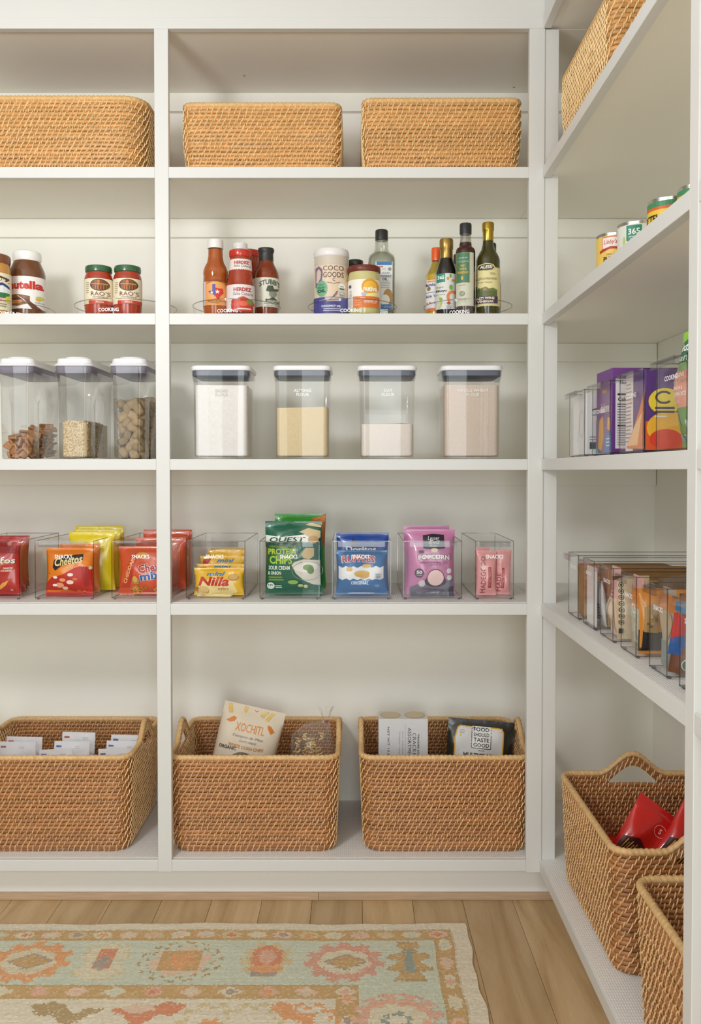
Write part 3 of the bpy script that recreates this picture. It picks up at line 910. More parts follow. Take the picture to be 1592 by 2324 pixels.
class Bot:
    """a jar or bottle measured in the photograph: centre column pxc, depth Y"""
    def __init__(s, name, label, cat, pxc, Y, zb, rmax, group=None):
        s.pxc, s.Y, s.zb = pxc, Y, zb; s.q = Y / F; s.Yp = Y - rmax * s.q
        s.t = thing(name, label, cat, (P(pxc, 650, Y).x, Y, zb), group=group)
        s.prof = []
    def V(s, py): return P(805, py, s.Y).z - s.zb
    def Vp(s, py): return P(805, py, s.Yp).z - s.zb
    def U(s, px): return P(px, 650, s.Yp).x - s.t.location.x
    def pts(s, pts): return [(hw * s.q, 0. if py is None else s.V(py)) for hw, py in pts]
    def lathe(s, name, pts, m, n=32, smooth=38):
        pp = s.pts(pts)
        return MB().lathe(pp, n).build(name, m, s.t, smooth=smooth)
    def wrap(s, name, hw0, py0, hw1, py1, m, half=100., n=28, off=.0004, parent=None, mid=0.):
        r0, z0, r1, z1 = hw0 * s.q + off, s.Vp(py0), hw1 * s.q + off, s.Vp(py1)
        rings = []
        for r, z in ((r0, z0), (r1, z1)):
            rings.append([(r * math.sin(a), -r * math.cos(a), z) for a in [math.radians(mid - half + 2 * half * k / n) for k in range(n + 1)]])
        s.lr = lambda v: r0 + (r1 - r0) * (v - z0) / (z1 - z0)
        b = MB(); b.loft(rings, False, False, False)
        return b.build(name, m, parent or s.t, smooth=60)
    def printer(s, step=.006, base=.0005):
        """print given as it is seen from the front"""
        def mp(u, v, off):
            r = s.lr(v); uu = max(-.985 * r, min(.985 * r, u))
            y = -math.sqrt(r * r - uu * uu); k = (r + off) / r
            return (uu * k, y * k, v)
        return PxPrint(s, Print(mp, step, base=base))
class PxPrint:
    """print addressed in the pixels of the photograph"""
    def __init__(s, o, pr): s.o, s.p = o, pr; s.q = o.Yp / F
    def pt(s, p): return (s.o.U(p[0]), s.o.Vp(p[1]))
    def poly(s, pts, c): s.p.poly([s.pt(p) for p in pts], c); return s
    def rect(s, x0, y0, x1, y1, c): return s.poly([(x0, y1), (x1, y1), (x1, y0), (x0, y0)], c)
    def ell(s, cx, cy, rx, ry, c, **k): u, v = s.pt((cx, cy)); s.p.ell(u, v, rx * s.q, ry * s.q, c, **k); return s
    def ring(s, cx, cy, rx, ry, wd, c, **k): u, v = s.pt((cx, cy)); s.p.ring(u, v, rx * s.q, ry * s.q, wd * s.q, c, **k); return s
    def line(s, pts, wd, c): s.p.line([s.pt(p) for p in pts], wd * s.q, c); return s
    def star(s, cx, cy, r, c, **k): u, v = s.pt((cx, cy)); s.p.star(u, v, r * s.q, c, **k); return s
    def text(s, b, cx, cy, h, c, w=None, arch=0., **k):
        u, v = s.pt((cx, cy)); s.p.text(b, u, v, h * s.q, c, w=w * s.q if w else None, arch=arch * s.q, **k); return s
    def lines(s, x0, x1, y, n, pitch, th, c, jag=.3):
        u0, v = s.pt((x0, y)); u1, _ = s.pt((x1, y)); s.p.lines(u0, u1, v, n, pitch * s.q, th * s.q, c, jag); return s
    def build(s, name='label_print'): return s.p.build(name, s.o.t)

def glossy(name, c, rough=.12, **k): return mat(name, c, rough, coat=.4, **k)
zt2 = ZS[1] + TT + .0003
G_BOT = 'jars and bottles on the turntables'
paper = lambda h: mat('paper_' + h.lstrip('#'), h, .5)
glass_b = clear('bottle_glass', '#eef1ee', .06, .6)

# peanut butter, cut by the left edge of the picture
b = Bot('peanut_butter_jar', 'peanut butter jar with brown lid at the left edge of the second shelf', 'jar', -14, 2.328, zt2, 38)
b.lathe('jar', [(36, None), (37.5, 700), (37.5, 610), (34, 602), (33, 599)], glossy('peanut_butter', '#c58d48'))
b.lathe('lid', [(35, 601), (36, 598), (36, 583), (34, 581), (30, 580.5)], glossy('brown_lid', '#7d4d2e', .3))
b.wrap('label', 37.8, 701, 37.8, 616, paper('#e9e2c4'))
p = b.printer()
p.poly([(-40, 640), (-40, 625), (-14, 620), (8, 627), (22, 636), (22, 643), (0, 634)], '#5a3f2c').text('NATURAL', -8, 631, 7.5, '#f1ead2', w=56, rot=-12, bold=.02)
p.poly([(-30, 668), (-26, 645), (0, 638), (14, 648), (20, 668)], '#2f3f7d').poly([(-20, 668), (-16, 650), (0, 644), (10, 652), (13, 668)], '#e8e8ea')
p.rect(-40, 661, 20, 672, '#2d7c4b').rect(-40, 672, 10, 680, '#d9432c').ell(12, 675, 9, 9, '#d7d436').text('PEANUT BUTTER', -16, 676, 4.5, '#ffffff', w=40, bold=.02).lines(-30, 18, 686, 2, 5, 2, '#8b8468')
p.build()

b = Bot('chocolate_spread_jar', 'large chocolate hazelnut spread jar with white lid and red lettering', 'jar', 62, 2.425, zt2, 40)
b.lathe('jar', [(38, None), (40, 703), (40, 626), (38, 617), (30, 598), (28, 592)], glossy('chocolate_spread', '#6f452b', noise=(40, .12)))
b.lathe('lid', [(29, 596), (31, 593), (31, 579), (29.5, 575), (27, 573.5), (10, 573)], glossy('white_lid', '#f4f2ef', .35))
b.wrap('label', 40.3, 700, 40.3, 626, paper('#f3efec'))
p = b.printer()
p.text('nutella', 53, 646, 19, '#c8352b', w=70, bold=.045)
p.poly([(22, 692), (22, 668), (38, 667), (66, 671), (66, 682), (56, 690), (40, 694)], '#8a5a39').rect(24, 680, 50, 688, '#d39a55').rect(22, 676, 60, 680, '#5a3420')
p.poly([(36, 668), (41, 670), (80, 697), (76, 698)], '#d8d2cd').poly([(52, 676), (60, 677), (86, 700), (70, 700)], '#6b3f27')
p.ell(82, 674, 6, 4, '#c9cf6a').ell(80, 678, 4, 3, '#d8b23a').text('HAZELNUT', 83, 685, 3, '#6b6b6b', w=16)
for k in range(9): p.rect(93.5, 642 + k * 3, 99, 643.6 + k * 3, '#55504e')
p.build()

for i, (pc, lb) in enumerate(((224.5, 'left pizza sauce jar with green lid and cream label'), (290, 'right pizza sauce jar with green lid and cream label, next to the upright'))):
    b = Bot('pizza_sauce_jar', lb, 'jar', pc, 2.335 + .003 * i, zt2, 31.5, 'pizza sauce jars')
    o = pc - 224.5
    b.lathe('jar', [(29, None), (31.5, 702), (31.7, 636), (30, 628), (27, 622), (27, 618)], glossy('tomato_sauce', '#a63a22', noise=(60, .2)))
    b.lathe('lid', [(28, 621), (29.5, 619.5), (30, 612), (29, 607.5), (26, 606.2)], glossy('green_lid', '#35603f', .3))
    b.wrap('label', 31.9, 689, 31.9, 631, paper('#eadfc3'))
    p = b.printer()
    p.ell(224.5 + o, 646, 20, 13.5, '#4a4028').ell(224.5 + o, 646, 18.5, 12, '#7c4a2c').rect(211 + o, 646, 239 + o, 656, '#b4602f').rect(221 + o, 634.5, 226 + o, 657, '#c9702f')
    for k in range(5): p.rect(213 + o + k * 5.5, 647, 215.5 + o + k * 5.5, 656, '#5a3a22')
    p.rect(208 + o, 643, 241 + o, 645, '#a9a06a')
    p.text("RAO'S", 226 + o, 666, 9.5, '#7b4636', w=38, bold=.0).text('HOMEMADE', 226 + o, 674, 3.2, '#7b4636', w=30).rect(202 + o, 681.5, 250 + o, 689, '#c8432e').text('PIZZA', 226 + o, 685.3, 4, '#f1e3cc', w=16, bold=.02)
    p.lines(195 + o, 203 + o, 640, 6, 4.5, 1.2, '#a39a86')
    p.build()

# barbecue sauce with the Texas label
def texas_sauce(pc, Y, lb, prn, dy=0.):
    b = Bot('barbecue_sauce_bottle', lb, 'bottle', pc, Y, zt2, 27.5, 'amber barbecue sauce bottles')
    b.lathe('bottle', [(25, None), (27.5, 702), (27.7, 635), (27, 630), (28, 624), (27.5, 616), (24, 606), (19, 597), (16.5, 583), (16, 568)], glossy('amber_sauce', '#a4521d', .1, noise=(30, .1)))
    b.lathe('neck', [(15.8, 569), (16, 563)], clear('amber_clear_neck', '#d9b98c', .1, .5))
    b.lathe('cap', [(17.8, 565.5), (18, 562), (18, 549), (17, 546), (14, 545.2)], glossy('white_cap', '#e9e6e2', .4))
    if prn:
        b.wrap('label', 27.9, 692, 27.9, 638, paper('#e8a25c'))
        p = b.printer(); o = pc - 489.5
        p.rect(462 + o, 638, 466 + o, 692, '#c9c3dc')
        p.text("LULING CITY MARKET", 490 + o, 641.5, 5, '#6b4a2c', w=42, arch=5, bold=.01)
        p.poly([(482 + o, 645), (489 + o, 645), (489 + o, 668), (489 + o, 672), (482 + o, 667), (477 + o, 666), (473 + o, 660), (482 + o, 660)], '#544a93')
        p.poly([(489 + o, 653), (497 + o, 654), (505 + o, 654), (506 + o, 665), (500 + o, 671), (496 + o, 680), (492 + o, 678), (489 + o, 671)], '#cc3a2c')
        p.star(493.5 + o, 662, 5.5, '#f4efe6').star(481 + o, 664, 4, '#f4efe6')
        p.text('BARBECUE SAUCE', 491 + o, 682.5, 4, '#8a5a2c', w=38, bold=.02).lines(478 + o, 502 + o, 686.5, 1, 3, 1.6, '#a8713b')
        p.build()
    return b
texas_sauce(489.5, 2.335, 'amber barbecue sauce bottle with white cap and Texas label', True)
b = Bot('barbecue_sauce_bottle', 'white-capped sauce bottle hidden behind the red-lidded salsa jar', 'bottle', 545.5, 2.405, zt2, 27)
b.lathe('bottle', [(16, None), (18, 702), (18, 640), (16, 600), (15.5, 568)], glossy('amber_sauce', '#a4521d', .1))
b.lathe('cap', [(16.5, 569), (17, 567), (17, 556), (16, 554), (12, 553)], glossy('white_cap', '#e9e6e2', .4))

def salsa(pc, Y, lb, prn):
    b = Bot('salsa_jar', lb, 'jar', pc, Y, zt2, 31, 'salsa jars with red lids')
    b.lathe('jar', [(29, None), (31.2, 702), (31.4, 648), (29.5, 636), (27, 622), (25.5, 611), (24, 590), (23.5, 584)], glossy('red_salsa', '#9c3519', .1, noise=(50, .25)))
    b.lathe('lid', [(24.5, 586), (25.5, 584), (26, 577), (25.5, 571.5), (22, 569.5)], glossy('red_lid', '#c22c1c', .3))
    if prn:
        o = pc - 546.5
        b.wrap('neck_label', 26.0, 611, 24.3, 585, paper('#e8dcd5'))
        p = b.printer()
        p.text('HERDEZ', 547.5 + o, 593.5, 7, '#b8303a', w=33, bold=.04).text('Salsa Casera', 548 + o, 601, 6, '#6a6a6a', w=36, shear=.3)
        p.build('neck_label_print')
        b.wrap('label', 31.6, 706, 31.6, 645, paper('#e4d9d6'))
        p = b.printer()
        p.text('HERDEZ', 550 + o, 656.5, 8.5, '#b02f38', w=39, bold=.04).text('Salsa Casera', 550 + o, 666, 7.5, '#77716f', w=43, shear=.3)
        p.ell(550 + o, 692, 26, 16, '#cc5a34', a0=0, a1=180).ell(552 + o, 692, 15, 12, '#d9482f', a0=0, a1=180).ell(533 + o, 684, 8, 6, '#c8402a').ell(566 + o, 684, 7, 6, '#7f8f4a').poly([(541 + o, 676), (552 + o, 672), (563 + o, 676), (563 + o, 680), (552 + o, 676), (541 + o, 680)], '#d7432f').rect(525 + o, 692, 572 + o, 706, '#c23a28')
        p.ell(552 + o, 689, 9, 6, '#e9694a').rect(540 + o, 699, 568 + o, 702, '#f0d9cf')
        p.build()
salsa(546.5, 2.318, 'red salsa jar with red lid and white labels, front of its turntable', True)
salsa(566, 2.475, 'red-lidded salsa jar mostly hidden between two sauce bottles', False)

b = Bot('barbecue_sauce_bottle', 'barbecue sauce bottle with black sleeved cap and cream label', 'bottle', 604.5, 2.388, zt2, 29.5)
b.lathe('bottle', [(27, None), (29, 702), (29.5, 630), (28.5, 622), (24, 611), (19, 602), (16.5, 594)], glossy('dark_bbq_sauce', '#7e3316', .08, noise=(30, .1)))
b.lathe('cap', [(16.8, 599), (16.6, 585), (16, 576), (18, 573), (18.5, 568), (17.5, 565), (13, 564)], mat('black_sleeve', '#2f2f2f', .4, bump=(300, .3)))
b.wrap('label', 29.8, 696, 29.8, 629, paper('#dcd9c9'))
p = b.printer()
p.text("STUBB'S", 612, 645, 12, '#4d5648', w=46, arch=6, bold=.03)
p.poly([(605, 656), (608, 648), (619, 647), (622, 655), (631, 653), (629, 659), (612, 662), (604, 660)], '#4d5648').poly([(611, 662), (626, 660), (627, 668), (621, 676), (615, 675), (611, 669)], '#8b8f7f').poly([(612, 677), (620, 673), (626, 678), (628, 684), (611, 684)], '#4d5648')
p.poly([(603, 684), (633, 687), (633, 681), (603, 678)], '#4d5648').text('ORIGINAL', 619, 682.5, 4.2, '#e2dfd0', w=24, bold=.02).text('LEGENDARY BAR-B-Q SAUCE', 617, 688.5, 3, '#6b6e60', w=36, bold=.01).text('NET WT 18 OZ', 618, 693, 2.6, '#6b6e60', w=26)
p.build()

# coconut oil jar with purple foot
b = Bot('coconut_oil_jar', 'tall coconut oil jar with white lid and purple and cream label', 'jar', 753, 2.358, zt2, 39.5)
b.lathe('jar', [(38, None), (39.5, 703), (39.5, 592), (38.5, 587), (37, 584)], glossy('coconut_cream', '#cfc3b2', .15))
b.lathe('lid', [(39, 588), (40.3, 586), (40.3, 576), (38, 571), (32, 569), (10, 568.4)], glossy('frosted_lid', '#e9e5e3', .4))
b.wrap('label', 39.8, 709, 39.8, 600, paper('#dfc9b0'), half=75)
b.wrap('side_panel', 39.8, 700, 39.8, 603, paper('#c79a68'), half=12, n=6, off=.0007, mid=86)
b.wrap('label', 39.8, 709, 39.8, 600, paper('#dfc9b0'), half=75, off=.0005)
p = b.printer()
p.poly([(716, 650), (716, 606), (724, 602), (732, 610), (733, 622), (730, 640), (722, 652)], '#7f6a86').poly([(718, 640), (719, 614), (724, 608), (729, 616), (728, 630), (722, 640)], '#d5c0b2')
p.text('COCO', 757, 608, 11, '#54362e', w=46, bold=.0).text('GOODS', 757, 623, 12, '#54362e', w=46, bold=.0).text('C', 758, 634, 6.5, '#54362e').line([(742, 640), (757, 643), (772, 640)], 1.2, '#8b7166')
p.ell(731, 654, 12.5, 18, '#6fae86').text('COCONUT', 731, 652, 4.2, '#1d4a33', w=19, bold=.03).text('OIL', 731, 659.5, 7.5, '#1d4a33', w=19, bold=.05).text('ORGANIC', 731, 645.5, 3, '#2f6a4b', w=14)
p.ell(775.5, 651, 7.5, 8, '#f2efe9').text('USDA', 775.5, 649.5, 3.5, '#4d7a5c', w=9, bold=.02).poly([(768.5, 653), (782.5, 653), (779, 657.5), (772, 657.5)], '#4d7a5c')
p.rect(771, 663, 781, 671, '#8fa3a3').rect(772, 665, 780, 666.5, '#eef0ee')
p.rect(713, 674, 790, 710, '#4a4a8f').poly([(738, 675), (774, 675), (770, 683), (742, 684)], '#c9b6a8').line([(748, 682), (757, 672), (764, 662), (766, 660), (763, 668), (757, 674)], 1.2, '#5a4a4a').line([(726, 682), (745, 679), (760, 680), (768, 683)], 1, '#c7c3dc')
p.text('COCONUT OIL', 752, 694.5, 4.5, '#f3f1f5', w=42, bold=.03).lines(735, 778, 700, 2, 4, 1.5, '#c7c3dc', .2)
p.build()
b = Bot('spice_jar', 'small dark-lidded jar peeking out behind the coconut oil jars', 'jar', 806, 2.452, zt2, 20)
b.lathe('jar', [(17, None), (18, 700), (18, 612), (15, 606), (14, 602)], clear('grey_glass', '#b9bcb8', .1, .5))
b.lathe('lid', [(18, 605), (19, 603), (19, 594), (18, 592.5), (14, 592)], mat('black_lid', '#33342f', .35))
b = Bot('coconut_oil_jar', 'coconut oil jar with dark red lid and orange label, front of its turntable', 'jar', 827, 2.332, zt2, 36)
b.lathe('jar', [(34, None), (36, 703), (36.5, 634), (35, 625), (34, 620)], glossy('pale_oil', '#c9c184', .06))
b.lathe('lid', [(35.5, 622), (37, 620), (37, 611), (35.5, 608), (28, 606.5)], mat('dark_red_lid', '#6e2b22', .4, noise=(200, .15)))
b.wrap('label', 36.8, 697, 36.8, 633, paper('#efe9e3'))
p = b.printer()
p.ell(841, 650, 20, 18, '#e59a2e').ell(841, 650, 15, 13, '#eebb45').text('nutiva', 841, 655, 11, '#fbf7ee', w=31, bold=.03).poly([(825, 668), (855, 662), (858, 670), (840, 675)], '#eee7a0').rect(802, 672, 862, 697, '#e2762b').poly([(820, 664), (835, 663), (830, 672), (822, 671)], '#b9bdc2')
p.text('coconut oil', 841, 682, 6, '#fff3e4', w=30, bold=.02).text('BUTTERY FLAVOR', 841, 686.8, 2.8, '#fff3e4', w=26).text('ORGANIC', 824, 676, 2.6, '#fff3e4', w=12).lines(805, 822, 681, 3, 5, 1.4, '#f2b07a')
p.ell(796, 648, 2.6, 3.6, '#5a4a5a').lines(795, 801, 658, 12, 3.2, 1.2, '#bdb6b2')
p.build()

# liquid coconut oil, flat-sided bottle
b = Bot('coconut_oil_bottle', 'clear flat-sided coconut oil bottle with black cap and blue label', 'bottle', 866.5, 2.42, zt2, 18)
q = b.q
def fl_ring(hw, py, dep, rad): return rrect(hw * 2 * q, dep * 2 * q, rad * q, 0. if py is None else b.V(py), 5)
MB().loft([fl_ring(28, None, 17, 10), fl_ring(30, 702, 19, 12), fl_ring(30.3, 590, 19, 12), fl_ring(28, 582, 18, 12), fl_ring(19, 575, 16, 12), fl_ring(15.5, 568, 14.5, 13), fl_ring(15, 548, 14, 13)]).build('bottle', clear('clear_bottle', '#e7e9e4', .07, .75, power=2.2), b.t, smooth=45)
MB().loft([fl_ring(27, None, 15, 9), fl_ring(29, 702, 17.5, 11), fl_ring(29, 591, 17.5, 11), fl_ring(26, 584, 16, 11), fl_ring(17, 577, 14, 11), fl_ring(14.2, 574, 13, 12)]).build('oil', clear('coconut_oil_liquid', '#dedfd6', .04, .4), b.t, smooth=45)
b.lathe('cap', [(14.5, 546), (14.6, 544), (14.4, 526), (13.6, 523.5), (10, 523)], mat('black_cap', '#2c2d2c', .35))
MB().box(-14 * q, -19.4 * q, b.Vp(702), 24 * q, -19.1 * q, b.Vp(594)).build('label', paper('#e6e5e2'), b.t)
pm = Print(plane_map(-19.4 * q), base=.0003); pp = PxPrint(b, pm)
pp.rect(855, 594, 890, 602, '#3f78b5').rect(861, 604, 870, 607, '#d0664a').ell(885, 611, 4, 4, '#8f8f8d').text('365', 872, 611, 4, '#b6b9a0')
pp.text('LIQUID', 876, 620, 4.5, '#33507a', w=18).text('COCONUT', 875, 627, 5.5, '#33507a', w=28, bold=.02).text('OIL', 874, 634, 6, '#33507a', w=13, bold=.03).lines(865, 886, 640, 4, 4, 1.2, '#a5a5a5')
pp.ell(881, 676, 11, 20, '#b98748').ell(875, 682, 10, 13, '#efeae0').rect(855, 691, 890, 702, '#3f78b5').text('16.9 FL OZ', 880, 697, 2.6, '#dfe9f2', w=16)
pp.build()

# vinegars and soy sauce by the corner
b = Bot('vinegar_bottle', 'rice vinegar bottle with orange cap, partly behind the soy sauce', 'bottle', 991, 2.412, zt2, 24)
b.lathe('bottle', [(22, None), (23.5, 702), (23.5, 626), (20, 617), (14, 608), (10, 596)], glossy('yellow_vinegar', '#c9a53a', .08))
b.lathe('shoulder', [(23.8, 627), (20.4, 616.5), (14.4, 607), (10.4, 594)], glass_b)
b.lathe('cap', [(11, 593), (11.5, 590), (11.5, 566), (10.5, 563.5), (7, 563)], glossy('orange_cap', '#ee5f1b', .35))
b.wrap('label', 23.9, 706, 23.9, 632, paper('#e9e5e6'))
p = b.printer()
p.rect(966, 632, 1010, 639, '#e2792f').rect(972, 634, 1003, 637, '#f3cfa4').text('Marukan.', 980, 645, 7, '#3b3f6a', w=28, bold=.02).ell(975, 654, 3.5, 4.5, '#9a7b4a').lines(969, 990, 662, 1, 3, 1.2, '#8b88a0').text('Rice Vinegar', 990, 672, 9, '#3b3f5a', w=52, bold=.01).text('12 FL. OZ.', 982, 687, 4.5, '#c24a3a', w=28, bold=.02).rect(966, 699, 1010, 706, '#e2792f')
p.build()
b = Bot('soy_sauce_bottle', 'dark soy sauce bottle with gold cap and white illustrated label', 'bottle', 1013.5, 2.343, zt2, 23.5)
b.lathe('bottle', [(22, None), (23.5, 702), (23.7, 622), (21.5, 610), (16.5, 596), (14.8, 588)], glossy('dark_soy', '#1d1a17', .06))
b.lathe('cap', [(14.6, 592), (14.2, 568), (15.5, 566), (15.6, 547), (14.6, 544), (10, 543.2)], mat('gold_cap', '#a98a4a', .32, .75))
b.wrap('label', 24, 701, 24, 620, paper('#dddcd6'))
p = b.printer()
p.poly([(993, 620), (1011, 620), (1011, 640), (993, 640)], '#2f8a72').text('365', 1002, 629, 8, '#f4f6f2', w=14, bold=.03)
p.ell(1023, 626, 2.4, 4.5, '#7aa052').ell(1017, 632, 2.5, 3.5, '#d98a4a').ell(1029, 636, 4, 3, '#b9a04a').ell(1024, 652, 4, 6, '#6fb04a')
p.text('Organic', 1000, 651.5, 4.6, '#5a7a62', w=15).text('Shoyu', 1003, 660, 6.4, '#2a2a2a', w=22, bold=.03).text('SOY SAUCE', 1002, 668, 2.6, '#8a8a86', w=18)
p.ring(1028, 674, 14, 15, 6, '#e07f45', a0=-20, a1=230).ell(1019, 688, 4, 3, '#c9482f').ring(996, 685, 8, 14, 3.5, '#c9d06a', a0=-80, a1=80).ell(1002, 678, 3, 3, '#6fb04a').ell(1019, 697, 5, 5, '#a9b2b6')
p.build()
b = Bot('sauce_bottle', 'black-capped bottle standing behind the soy sauce', 'bottle', 1042, 2.452, zt2, 18)
b.lathe('bottle', [(15, None), (16, 700), (16, 640), (11, 612), (9, 597)], glossy('dark_soy', '#1d1a17', .06))
b.lathe('cap', [(12, 598), (12.5, 596), (12.5, 580), (11, 578), (7, 577.5)], mat('black_cap', '#2c2d2c', .35))
b = Bot('vinegar_bottle', 'red wine vinegar bottle with black cap and green and gold label', 'bottle', 1057, 2.318, zt2, 22)
b.lathe('bottle', [(20.5, None), (22, 704), (22, 572), (20.5, 566), (14.5, 561), (13.2, 552)], glossy('dark_red_vinegar', '#3a1614', .05))
b.lathe('neck', [(13.4, 553), (12.6, 544), (12.4, 528)], clear('clear_neck', '#dcdcd8', .12, .6))
b.lathe('cap', [(13.4, 532), (13.6, 529), (13.6, 512), (12.6, 508.5), (8, 508)], mat('black_screw_cap', '#26272a', .3, bump=(500, .4)))
b.wrap('label', 22.3, 694, 22.3, 572, paper('#cfceba'), half=62, mid=-16)
p = b.printer()
p.rect(1037, 572, 1067, 641, '#4d7a5c').line([(1038, 640), (1038, 573.5), (1066, 573.5), (1066, 640)], .8, '#c9b46a').text("TRADER JOE'S", 1052, 585, 2.8, '#d7e0d0', w=19, bold=.02).text('Organic', 1053, 593, 6, '#b9cdb6', w=25, shear=.3)
p.text('RED', 1052, 602.5, 4.6, '#d8b23f', w=10, bold=.03).text('WINE', 1052, 610, 5.2, '#d8b23f', w=15, bold=.03).text('VINEGAR', 1052, 618, 5.6, '#d8b23f', w=22, bold=.03).ell(1050, 631, 2, 4.5, '#d8b23f')
p.lines(1043, 1057, 646, 1, 3, 1.1, '#8b8a78').ring(1050, 666, 5.5, 5.5, .8, '#7c8470').ell(1050, 666, 4.2, 4.2, '#9aa08c').text('16.9 FL OZ', 1050, 680, 2.6, '#7c7a68', w=16)
p.build()
b = Bot('vinegar_bottle', 'dark bottle half hidden behind the gold-capped vinegar', 'bottle', 1118, 2.425, zt2, 20)
b.lathe('bottle', [(17, None), (19, 700), (19, 645), (16, 634), (10, 615), (8, 596)], glossy('brown_glass', '#4a3a22', .06))
b.lathe('cap', [(8, 600), (8.4, 598), (8.4, 555), (7, 552.5), (4, 552)], mat('black_cap', '#2c2d2c', .35))
b.wrap('label', 19.3, 694, 19.3, 646, paper('#bfa888'))
b = Bot('vinegar_bottle', 'green glass red wine vinegar bottle with gold cap and cream label', 'bottle', 1108, 2.333, zt2, 27)
b.lathe('bottle', [(25, None), (26.8, 703), (27, 594), (25.5, 586), (21, 577), (15.5, 568), (12.5, 556), (11.8, 546)], glossy('olive_glass', '#3d3a12', .05))
b.lathe('cap', [(11.9, 551), (12.3, 526), (13.2, 524.5), (13.6, 522), (13.4, 520), (13.4, 509), (12.4, 506.5), (8, 506)], mat('bright_gold', '#b8983f', .25, .85))
b.wrap('label', 27.2, 694, 27.2, 606, paper('#e5d99e'), half=82, mid=-6)
p = b.printer()
p.poly([(1084, 609), (1088, 600), (1104, 596.5), (1120, 599), (1126, 607), (1120, 613), (1104, 615), (1088, 613)], '#d9c98a').poly([(1087, 608), (1090, 602), (1104, 598.5), (1118, 601), (1122, 607), (1117, 611.5), (1104, 613), (1090, 611.5)], '#3c3a33').text('ALESSI', 1104.5, 605.5, 7, '#f4efd9', w=27, bold=.03, shear=.15)
p.lines(1113, 1128, 619, 2, 2.6, 1, '#8b7f4e').text('ACETO DI VINO ROSSO', 1106, 632, 5, '#6b5f3a', w=45).text('from Tuscany', 1103, 640.5, 4.2, '#7a6d44', w=30, shear=.4)
p.poly([(1083, 672), (1083, 655), (1095, 653), (1103, 650), (1110, 655), (1120, 653), (1129, 657), (1129, 672)], '#6e7a45').rect(1083, 660, 1129, 672, '#5f6b38').rect(1085, 648, 1087, 662, '#3d4a2c').rect(1089, 652, 1091, 662, '#3d4a2c').poly([(1098, 655), (1102, 651), (1106, 655), (1106, 659), (1098, 659)], '#a9825a')
p.rect(1082, 672, 1130, 688, '#4a3352').text('RED WINE', 1104, 676.5, 5.6, '#ece0c4', w=37, bold=.04).text('VINEGAR', 1104, 683.8, 5.6, '#ece0c4', w=34, bold=.04)
p.build()
# ------------------------------------------------------------------ flour containers on the third shelf
plastic = clear('clear_container', '#fdfdfd', .016, .5, power=2.8)
lid_white = mat('white_lid_plastic', '#f1eff2', .35)
plastic_d = clear('dispenser_plastic', '#f3f3f3', .02, .55, power=2.0)
gasket = mat('grey_gasket', '#5f6675', .4)
gasket_l = clear('lilac_gasket', '#c4bfcc', .06, .25, body=.5, bodycol='#b0aabb')
def top_bumps(w, d, z, amp, seed, r=.012, n=14, mound=0.):
    """rounded-rectangle heap surface as a closed loft with an uneven top"""
    rg = random.Random(seed)
    ph = [(rg.uniform(20, 60), rg.uniform(20, 60), rg.random() * 6, rg.uniform(.3, 1)) for _ in range(6)]
    def hz(x, y):
        return z + amp * sum(a * math.sin(x * fx + p) * math.cos(y * fy + p * 1.7) for fx, fy, p, a in ph) / 3 + mound * (1 - (2 * x / w) ** 2) * (1 - (2 * y / d) ** 2)
    rings = []
    for k in range(9):
        s = 1 - k / 8 * .96
        rings.append([(x, y, hz(x, y)) for x, y, _ in rrect(w * s, d * s, r * s, 0, 4)])
    return rings
